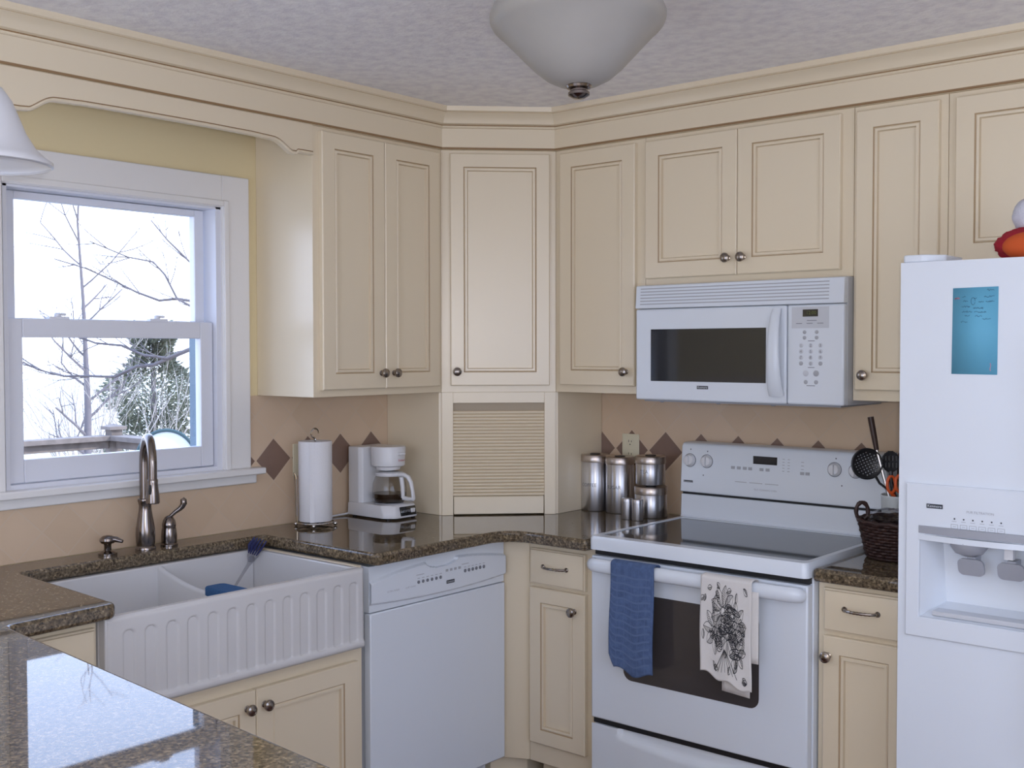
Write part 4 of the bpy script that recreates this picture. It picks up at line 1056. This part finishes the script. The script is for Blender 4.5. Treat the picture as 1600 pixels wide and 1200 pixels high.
# basket, crock and utensils
bx, by = 1.922, -.345
t = Thing('basket', 'dark brown woven basket with loop handles beside the refrigerator', 'basket', (bx, by, zc))
mb = MB()
def bsk(u, v):
    a = 2*PI*u; row = int(v*12); z = zc+.001+.108*v
    r = .088+.024*v+.0035*math.sin(a*18+(row % 2)*PI)*min(1, v*12)+.0030*abs(math.sin(PI*v*12))
    return (bx+r*math.cos(a), by+r*math.sin(a), z)
mb.grid(bsk, 144, 48); mb.lathe([(0, .002), (.088, .002)], (bx, by, zc), (0, 0, 1), 48, caps=False)
bd = t.part('body', mb, M_wicker, smooth=60, solid=.003)
mb = MB(); mb.tube([(bx+.114*math.cos(2*PI*k/40), by+.114*math.sin(2*PI*k/40), zc+.110+.002*math.sin(k*2.1)) for k in range(40)], .0065, 8, closed=True); t.part('rim', mb, M_wicker)
for s in (math.radians(188), math.radians(8)):
    mb = MB(); c = Vector((bx+.108*math.cos(s), by+.108*math.sin(s), zc+.112)); tg = Vector((.80, .60, 0))
    mb.tube([c+tg*.0175*math.cos(a)+Vector((0, 0, .018+.026*math.sin(a)+.0)) for a in [PI*1.35-(2*PI-.75)*k/18+.1 for k in range(19)]], [.0062+.001*math.sin(k*1.9) for k in range(19)], 8); t.part('handle', mb, M_wicker)
mb = MB(); random.seed(21); mb.ellipsoid((bx-.012, by-.010, zc+.105), (.078, .070, .040), 18, 10, 0, .10)
solo('plastic_bag', mb, M_clearplastic, 'crumpled clear plastic bag bulging out of the brown basket', 'bag', smooth=0, base=(bx, by, zc+.10))
kx, ky = 1.858, -.165
t = Thing('utensil_crock', 'white glazed crock holding cooking utensils behind the brown basket', 'crock', (kx, ky, zc))
mb = MB(); mb.lathe([(.052, 0), (.056, .004), (.060, .155), (.062, .160), (.061, .163), (.056, .160), (.052, .010), (0, .008)], (kx, ky, zc), (0, 0, 1), 40); t.part('body', mb, M_crock, smooth=50)
def uten(name, label): return Thing(name, label, 'utensil', (kx, ky, zc+.02), 0, 'utensils in the crock')
# round skimmer facing the room
vd = Vector((.62, -.78, .05)).normalized(); rt = Vector((.78, .62, 0)).normalized(); up = rt.cross(vd)*-1
if up.z < 0: up = -up
sc = Vector((1.768, -.215, 1.172)); t = uten('skimmer', 'black round skimmer with square holes leaning out of the crock')
mb = MB(); cell = .0031; N = 16; RR = .0465; ca, sa = math.cos(.45), math.sin(.45)
idx = {}
def gv(i, j):
    if (i, j) not in idx:
        a, b = i*cell, j*cell; a2, b2 = a*ca-b*sa, a*sa+b*ca; rr = math.hypot(a2, b2); idx[(i, j)] = len(mb.v)
        mb.v.append(tuple(sc+rt*a2+up*b2-vd*(.010*(1-(rr/RR)**2))))
    return idx[(i, j)]
for i in range(-N, N):
    for j in range(-N, N):
        cxx, cyy = (i+.5)*cell, (j+.5)*cell; r = math.hypot(cxx, cyy)
        if r > RR: continue
        if i % 3 == 1 and j % 3 == 1 and r < .036: continue
        mb.face((gv(i, j), gv(i+1, j), gv(i+1, j+1), gv(i, j+1)))
bw = t.part('bowl', mb, M_blacknylon, smooth=60, solid=.002)
mb = MB(); mb.tube([sc+rt*RR*math.cos(2*PI*k/36)+up*RR*math.sin(2*PI*k/36) for k in range(36)], .003, 8, closed=True); t.part('rim', mb, M_blacknylon, bw)
e0 = sc+rt*.026-up*.038
mb = MB(); mb.tube([e0, e0+rt*.012-up*.022, (1.838, -.19, 1.085), (1.858, -.160, .955)], [.007, .0065, .007, .008], 10, flat=.6); t.part('handle', mb, M_blacknylon)
# slotted turner
t = uten('slotted_spoon', 'black slotted nylon spoon partly hidden behind the refrigerator edge'); s2 = Vector((1.838, -.200, 1.182))
mb = MB(); NI = 14
idx = {}
def gv2(i, j):
    if (i, j) not in idx:
        a, b = i*.0022, j*.003; idx[(i, j)] = len(mb.v); mb.v.append(tuple(s2+rt*a+up*b-vd*.004*(1-(a/.03)**2)))
    return idx[(i, j)]
for i in range(-13, 13):
    for j in range(-11, 11):
        a, b = (i+.5)*.0022/.028, (j+.5)*.003/.033
        if a*a+b*b > 1: continue
        if i % 5 == 2 and (-7 < j < -1 or 0 < j < 6) and a*a+b*b < .62: continue
        mb.face((gv2(i, j), gv2(i+1, j), gv2(i+1, j+1), gv2(i, j+1)))
t.part('bowl', mb, M_blacknylon, smooth=60, solid=.004)
mb = MB(); mb.tube([s2-up*.030, s2-up*.06, (1.862, -.165, .97)], [.006, .006, .007], 10); t.part('handle', mb, M_blacknylon)
# steel tool with a dark wooden handle
t = uten('spatula', 'steel spatula with an upright dark wooden handle, tallest in the crock')
a0, a1, a2 = Vector((1.850, -.160, .95)), Vector((1.789, -.192, 1.215)), Vector((1.772, -.200, 1.318))
mb = MB(); mb.tube([a1, (a1+a2)/2, a2], [.0075, .009, .0095], 12); t.part('grip', mb, M_darkwood)
mb = MB(); mb.tube([a0, a1], .0048, 8); t.part('shaft', mb, M_alum)
t = uten('whisk', 'wire whisk standing head-up beside the slotted spoon')
mb = MB(); w0 = Vector((1.885, -.150, 1.13)); w1 = Vector((1.882, -.125, 1.265)); ax = (w1-w0)
for k in range(4):
    a = PI*k/4; sd = Vector((math.cos(a), math.sin(a), 0))
    mb.tube([w0+ax*f+sd*.030*math.sin(PI*f**.8)*s for s in (1,) for f in [j/10 for j in range(11)]], .0011, 6); mb.tube([w0+ax*f-sd*.030*math.sin(PI*f**.8) for f in [j/10 for j in range(11)]], .0011, 6)
t.part('wires', mb, M_chrome)
mb = MB(); mb.tube([(1.886, -.160, .95), w0], .006, 10); t.part('handle', mb, M_chrome)
t = uten('scissors', 'kitchen scissors with orange handles in the crock')
mb = MB()
for c, q in ((Vector((1.842, -.205, 1.112)), .0), (Vector((1.872, -.215, 1.118)), .2)):
    mb.tube([c+rt*.0125*math.cos(2*PI*k/20)+up*.0255*math.sin(2*PI*k/20) for k in range(20)], .0048, 8, closed=True)
    mb.tube([c-up*.025, c-up*.038+Vector((.004, .01, 0))], .006, 8)
t.part('handles', mb, M_orange, label='orange loop handles')
mb = MB(); mb.tube([(1.846, -.198, 1.075), (1.862, -.168, .96)], .006, 8, flat=.4); t.part('blades', mb, M_alum)

# wall plates
t = Thing('power_outlet', 'almond power outlet on the tile behind the stacked canisters', 'outlet', (.74, -.0075, 1.16))
mb = MB(); mb.box(.701, .779, -.0125, -.0075, 1.092, 1.205); pl_ = t.part('plate', mb, M_almond, bevel=.002)
for z in (1.172, 1.124):
    mb = MB(); mb.lathe([(.0165, 0), (.0165, .0025), (.015, .003)], (.740, -.0125, z), (0, -1, 0), 24); r = t.part('receptacle', mb, M_almond, pl_)
    mb = MB(); mb.box(.733, .735, -.0160, -.0150, z+.001, z+.010); mb.box(.745, .747, -.0160, -.0150, z+.001, z+.008); mb.lathe([(.0025, 0), (.0025, .001)], (.740, -.0150, z-.007), (0, -1, 0), 10); t.part('slots', mb, M_black, pl_)
t = Thing('wall_plate', 'pale almond wall plate on the tile behind the paper towels', 'wall plate', (-1.025, -.0075, 1.138), R90)
mb = MB(); mb.box(-1.062, -.984, -.0125, -.0075, 1.080, 1.195); t.part('plate', mb, M_almond, bevel=.002)
mb = MB(); mb.box(-1.040, -1.006, -.0150, -.0125, 1.104, 1.171); t.part('insert', mb, M_almond, bevel=.001)

# ================================================================== LAMPS
lx, ly = 1.667, -1.575
tl = Vector((-.045, .035, 1)).normalized()
t = Thing('ceiling_light', 'frosted glass bowl ceiling light with a dark metal finial', 'ceiling light', (lx, ly, H_C))
mb = MB(); mb.lathe([(.075, 0), (.075, -.012), (.05, -.03), (.018, -.036), (.012, -.05), (.012, -.30)], (lx, ly, H_C-.0005), (0, 0, 1), 32); t.part('canopy', mb, M_bronze, smooth=40)
cb_ = Vector((lx, ly, 2.268)); bp = [(.140, .082), (.165, .056), (.186, .024), (.1945, .002), (.194, -.008), (.190, -.017), (.183, -.025), (.179, -.028), (.172, -.035), (.148, -.060), (.122, -.088), (.098, -.113), (.073, -.134), (.048, -.147), (.026, -.152), (.010, -.153)]
mb = MB(); mb.lathe(bp, cb_, tl, 64, caps=False); t.part('bowl', mb, M_frost, smooth=60, solid=.004, label='frosted alabaster glass bowl')
mb = MB(); mb.lathe([(.010, -.146), (.0275, -.150), (.0290, -.155), (.0265, -.160), (.019, -.163), (.019, -.166), (.024, -.169), (.024, -.175), (.014, -.181), (0, -.183)], cb_, tl, 28); t.part('finial', mb, M_bronze, smooth=40)
pxx, pyy = .862, -2.538
t = Thing('pendant_lamp', 'white opal glass bell-shaped pendant lamp at the left edge', 'pendant lamp', (pxx, pyy, H_C))
mb = MB(); mb.lathe([(.06, 0), (.06, -.015), (.02, -.028), (.005, -.03), (.005, -.30), (.020, -.305), (.022, -.345), (.03, -.35)], (pxx, pyy, H_C-.0005), (0, 0, 1), 28); t.part('stem', mb, M_bronze, smooth=40)
mb = MB(); mb.lathe([(.028, .160), (.045, .150), (.062, .125), (.074, .095), (.088, .060), (.106, .030), (.126, .010), (.139, .002), (.140, -.004), (.136, -.006)], (pxx, pyy, 1.915), (0, 0, 1), 56, caps=False); t.part('shade', mb, M_shade, smooth=60, solid=.004)
mb = MB(); mb.ellipsoid((pxx, pyy, 2.00), (.03, .03, .042), 20, 14); t.part('bulb', mb, M_shade)

# ================================================================== OUTDOORS
mb = MB(); mb.box(-90, -.16, -60, 90, -.95, -.85); struct('ground', mb, M_field)
t = Thing('deck', 'weathered wooden deck platform outside the window', 'deck', (-2.4, -1.5, -.85), 0)
mb = MB()
for k in range(34): mb.box(-4.70, -.22, -4.0+.147*k, -4.0+.147*k+.139, -.09, -.055)
t.part('boards', mb, M_deck)
mb = MB(); mb.box(-4.70, -.22, -4.0, .99, -.30, -.092); t.part('frame', mb, M_deck)
for x in (-4.6, -2.4, -.4):
    mb = MB(); mb.box(x-.045, x+.045, -3.9, -3.8, -.849, -.30); mb.box(x-.045, x+.045, .85, .94, -.849, -.30); t.part('post', mb, M_deck)
t = Thing('deck_railing', 'weathered wooden deck railing with balusters and a capped corner post', 'railing', (-4.64, .93, -.05), 0)
def rail(p0, p1, ns):
    p0, p1 = Vector(p0), Vector(p1); d = (p1-p0).normalized(); n = Vector((-d.y, d.x, 0))
    def bar(w, z0, z1, off=0.):
        a = [p0+n*(w/2+off), p1+n*(w/2+off), p1+n*(off-w/2), p0+n*(off-w/2)]; m = MB(); m.prism([(v.x, v.y) for v in a], z0, z1); return m
    t.part('top_rail', bar(.14, .850, .888), M_deck, bevel=.003)
    t.part('side_rail', bar(.038, .790, .848), M_deck, bevel=.003)
    t.part('bottom_rail', bar(.038, .03, .10), M_deck, bevel=.003)
    L = (p1-p0).length; k = 0
    while .08+k*.125 < L-.05:
        q = p0+d*(.08+k*.125); m = MB(); m.box(q.x-.018, q.x+.018, q.y-.018, q.y+.018, .10, .74); t.part('baluster', m, M_deck); k += 1
rail((-4.64, .88, 0), (-4.64, -3.6, 0), 0); rail((-4.58, .93, 0), (-1.2, .93, 0), 0)
mb = MB(); mb.box(-4.685, -4.595, .885, .975, -.054, .93); po = t.part('corner_post', mb, M_deck, bevel=.003)
mb = MB(); mb.box(-4.71, -4.57, .86, 1.00, .931, .955); mb.add([(-4.70, .87, .955), (-4.58, .87, .955), (-4.58, .99, .955), (-4.70, .99, .955), (-4.64, .93, .975)], [(0, 1, 4), (1, 2, 4), (2, 3, 4), (3, 0, 4)]); t.part('post_cap', mb, M_deck, po)
# patio chair with a rounded back
t = Thing('patio_chair', 'white patio chair with a rounded teal-rimmed back standing on the deck', 'chair', (-3.2, .55, -.054), 0)
nb = Vector((.83, -.55, 0)).normalized(); sb = Vector((-nb.y, nb.x, 0)); cc = Vector((-3.38, .58, .80))
arc = [(.19*math.cos(PI*k/20), .20*math.sin(PI*k/20)) for k in range(21)]; arc = [(.19, -.25)]+arc+[(-.19, -.25)]
mb = MB(); n = len(arc); mb.add([cc+sb*a+Vector((0, 0, b)) for a, b in arc]+[cc+sb*a+Vector((0, 0, b))-nb*.02 for a, b in arc], [tuple(range(n)), tuple(range(n, 2*n))[::-1]]+[(i, (i+1)%n, n+(i+1)%n, n+i) for i in range(n)]); t.part('backrest', mb, M_white)
mb = MB(); mb.tube([cc+sb*a+Vector((0, 0, b))+nb*.004 for a, b in arc], .012, 8); t.part('rim', mb, M_teal, label='teal metal rim')
s0 = cc+nb*.20; mb = MB(); mb.prism([tuple((s0+sb*a+nb*b).xy) for a, b in ((-.2, -.22), (.2, -.22), (.2, .2), (-.2, .2))], .52, .555); t.part('seat', mb, M_white, bevel=.01)
for a in (-.18, .18):
    for b in (-.19, .18):
        q = s0+sb*a+nb*b; mb = MB(); mb.tube([(q.x, q.y, .52), (q.x, q.y, -.054)], .014, 8); t.part('leg', mb, M_teal)
# trees
def grow(mb, p, d, r, ln, depth, rnd, spread=.55, up=.12):
    n = 5; pts = [p]; q = p.copy(); dd = d.copy()
    for k in range(n):
        dd = (dd+Vector((rnd.uniform(-.13, .13), rnd.uniform(-.13, .13), rnd.uniform(-.05, .1)))).normalized(); q = q+dd*ln/n; pts.append(q.copy())
    mb.tube(pts, [r*(1-.10*i) for i in range(n+1)], 6 if depth > 1 else 4)
    if depth <= 0: return
    for k in range(rnd.choice((2, 3, 3))):
        i = rnd.randint(2, n); a = rnd.uniform(0, 2*PI); o = dd.orthogonal().normalized(); o = Matrix.Rotation(a, 3, dd) @ o
        nd = (dd*(1-spread)+o*spread+Vector((0, 0, up))).normalized()
        grow(mb, pts[i], nd, r*.52, ln*rnd.uniform(.5, .75), depth-1, rnd, spread, up)
# slim bare tree
mb = MB(); rnd = random.Random(11); base = Vector((-8.03, 2.57, -.85))
tr = [base, Vector((-8.03, 2.58, .2)), Vector((-8.03, 2.59, .9)), Vector((-8.06, 2.59, 1.45)), Vector((-8.08, 2.58, 2.06)), Vector((-8.14, 2.56, 2.9)), Vector((-8.1, 2.6, 3.8))]
mb.tube(tr, [.050, .042, .036, .027, .018, .011, .005], 10)
for i in range(16):
    f = 1.0+4.6*i/16; k = int(f); p = tr[k].lerp(tr[min(k+1, 6)], f-k); a = rnd.uniform(0, 6.28)
    grow(mb, p, Vector((math.cos(a), math.sin(a), .75)).normalized(), .018*(1-.035*i), rnd.uniform(.35, .7), 2, rnd)
solo('bare_tree', mb, M_bark, 'slim leafless tree standing beyond the deck railing', 'tree', base=base, smooth=60)
# near branches reaching in from the right
mb = MB(); rnd = random.Random(4)
br = [[(-2.55, .80, 1.60), (-2.87, .45, 1.545), (-2.98, .34, 1.42+.06), (-3.10, .25, 1.50), (-3.20, .16, 1.56), (-3.33, .06, 1.575), (-3.42, -.02, 1.62), (-3.49, -.08, 1.645)],
      [(-2.87, .45, 1.54), (-3.05, .29, 1.44), (-3.13, .22, 1.43), (-3.23, .13, 1.365), (-3.35, .03, 1.37), (-3.47, -.08, 1.37), (-3.60, -.18, 1.41), (-3.67, -.24, 1.46)],
      [(-2.70, .62, 1.70), (-2.87, .45, 1.80), (-2.94, .39, 1.85), (-3.01, .35, 2.0), (-3.06, .30, 2.08), (-3.18, .20, 2.11), (-3.37, .05, 2.21)],
      [(-2.94, .39, 1.85), (-3.03, .32, 1.84), (-3.13, .23, 1.89), (-3.24, .14, 1.96), (-3.38, .03, 2.04), (-3.53, -.10, 2.10)],
      [(-2.60, .75, 1.95), (-2.89, .45, 2.08), (-3.0, .36, 2.22), (-3.08, .30, 2.34)]]
mb.tube([(-2.2, 1.35, -.85), (-2.25, 1.32, .4), (-2.3, 1.25, 1.3), (-2.35, 1.2, 2.4), (-2.3, 1.2, 3.6)], [.11, .09, .08, .06, .03], 12)
for i, b in enumerate(br):
    b = [Vector(q) for q in b]; st = Vector((-2.32, 1.22, b[0].z-.15)); allp = [st]+b
    n = len(allp); mb.tube(allp, [.013*(.9 if i < 2 else .6)*(1-.85*k/(n-1))+.0022 for k in range(n)], 7)
    for q, q2 in zip(b[1:-1], b[2:]):
        for _ in range(2):
            d = (q2-q).normalized()+Vector((rnd.uniform(-.6, .6), rnd.uniform(-.6, .6), rnd.uniform(-.5, .7))); grow(mb, q.lerp(q2, rnd.random()), d.normalized(), .0035, rnd.uniform(.12, .28), 1, rnd)
solo('branching_tree', mb, M_bark, 'leafless tree beside the deck with long branches across the window', 'tree', base=(-2.2, 1.35, -.85), smooth=60)
# evergreen
def evergreen(name, label, c, h, w, seed, n):
    rnd = random.Random(seed); t = Thing(name, label, 'tree', c, 0, 'evergreens beyond the deck'); c = Vector(c)
    mb = MB(); mb.tube([c, c+Vector((0, 0, h*.9))], [.09, .02], 8); t.part('trunk', mb, M_bark)
    mb = MB()
    for _ in range(n):
        f = rnd.random()**.8; z = h*(.06+.94*f); rm = w*(1-f*.75)*(.85+.3*math.sin(f*17+seed)); a = rnd.uniform(0, 2*PI); r = rm*rnd.random()**.45
        p = c+Vector((r*math.cos(a), r*math.sin(a), z)); d = Vector((math.cos(a), math.sin(a), rnd.uniform(-.5, .9))).normalized(); s = d.orthogonal().normalized(); s = Matrix.Rotation(rnd.uniform(0, 6.28), 3, d) @ s
        ln = rnd.uniform(.05, .11); ww = rnd.uniform(.008, .022); mb.add([p-s*ww*.4, p+d*ln*.5-s*ww, p+d*ln, p+d*ln*.5+s*ww], [(0, 1, 2, 3)])
    t.part('foliage', mb, M_leaf, smooth=0)
evergreen('evergreen_tree', 'broad dark evergreen seen behind the pale twigs through the window', (-10.4, 4.85, -.85), 2.75, 1.15, 3, 12000)
mb = MB(); rnd = random.Random(6); c0 = Vector((-9.0, 3.85, -.85))
for k in range(34):
    a = rnd.uniform(0, 6.28); grow(mb, c0+Vector((.5*math.cos(a), .5*math.sin(a), 0)), Vector((.45*math.cos(a), .45*math.sin(a), 1)).normalized(),   .013, rnd.uniform(1.0, 1.7), 3, rnd, .45, .22)
solo('bare_shrub', mb, M_palebark, 'pale leafless many-stemmed shrub in front of the evergreen', 'shrub', base=c0, smooth=60)

# shoe moulding along the toe kicks
mb = MB(); mb.box(.560, .574, -2.15, -.665, .0005, .03); mb.prism([(.560, -.665), (.574, -.665), (.674, -.548), (.660, -.540)], .0005, .03); mb.box(.662, 1.03, -.552, -.538, .0005, .03)
o = struct('baseboard_left', mb, M_trim)

# ================================================================== LIGHT
w = bpy.data.worlds.new('sky'); SC.world = w; w.use_nodes = True; nt = w.node_tree
bgn = nt.nodes['Background']; tc = nt.nodes.new('ShaderNodeTexCoord'); sp = nt.nodes.new('ShaderNodeSeparateXYZ'); rp = nt.nodes.new('ShaderNodeValToRGB')
nt.links.new(tc.outputs['Generated'], sp.inputs[0]); nt.links.new(sp.outputs['Z'], rp.inputs['Fac']); nt.links.new(rp.outputs['Color'], bgn.inputs['Color'])
rp.color_ramp.elements[0].position = 0.; rp.color_ramp.elements[0].color = (.71, .79, 1., 1); rp.color_ramp.elements[1].position = .6; rp.color_ramp.elements[1].color = (.455, .63, 1., 1)
bgn.inputs['Strength'].default_value = 5.0
def lamp(name, kind, energy, color, **k):
    d = bpy.data.lights.new(name, kind); d.energy = energy; d.color = color
    for a, b in k.items(): setattr(d, a, b)
    o = bpy.data.objects.new(name, d); COL.objects.link(o); return o
s = lamp('sun', 'SUN', 4.5, (1., .95, .86), angle=.01)
s.rotation_euler = Vector((-.62, -.55, -.56)).to_track_quat('-Z', 'Y').to_euler()
def portal(name, c, nrm, sx, sy):
    o = lamp(name, 'AREA', 1, (1, 1, 1), shape='RECTANGLE', size=sx, size_y=sy); o.data.cycles.is_portal = True
    o.location = c; o.rotation_euler = Vector(nrm).to_track_quat('-Z', 'Y').to_euler(); return o
portal('window_portal', (-.16, -1.725, 1.566), (1, 0, 0), .73, .89)
portal('dining_window_portal', (4.77, -3.15, 1.425), (-1, 0, 0), 2.9, 1.45)
portal('patio_door_portal', (2.1, -5.37, 1.09), (0, 1, 0), 2.2, 2.12)

# ================================================================== CAMERA
CP = Vector((3.19164, -3.5909, 1.52792)); yaw, pit, rol = math.radians(40.4446), math.radians(-1.7282), math.radians(-.0793)
fw = Vector((-math.sin(yaw)*math.cos(pit), math.cos(yaw)*math.cos(pit), math.sin(pit))); rt_ = Vector((math.cos(yaw), math.sin(yaw), 0)); up_ = rt_.cross(fw)
rt2 = rt_*math.cos(rol)+up_*math.sin(rol); up2 = up_*math.cos(rol)-rt_*math.sin(rol)
cd = bpy.data.cameras.new('camera'); cam = bpy.data.objects.new('camera', cd); COL.objects.link(cam); SC.camera = cam
cd.sensor_width = 36; cd.lens = 1754.8883/1600*36; cd.clip_start = .05; cd.clip_end = 300
cam.matrix_world = Matrix(((rt2.x, up2.x, -fw.x, CP.x), (rt2.y, up2.y, -fw.y, CP.y), (rt2.z, up2.z, -fw.z, CP.z), (0, 0, 0, 1)))
# the camera's own flash, up and to the right of the lens
fl = lamp('camera_flash', 'POINT', 50, (.93, .93, 1.), shadow_soft_size=.012); fl.location = CP+rt2*.045+up2*.055+fw*.02

vs = SC.view_settings; vs.view_transform = 'Standard'; vs.look = 'None'; vs.gamma = 1; vs.exposure = -.24; vs.use_curve_mapping = False
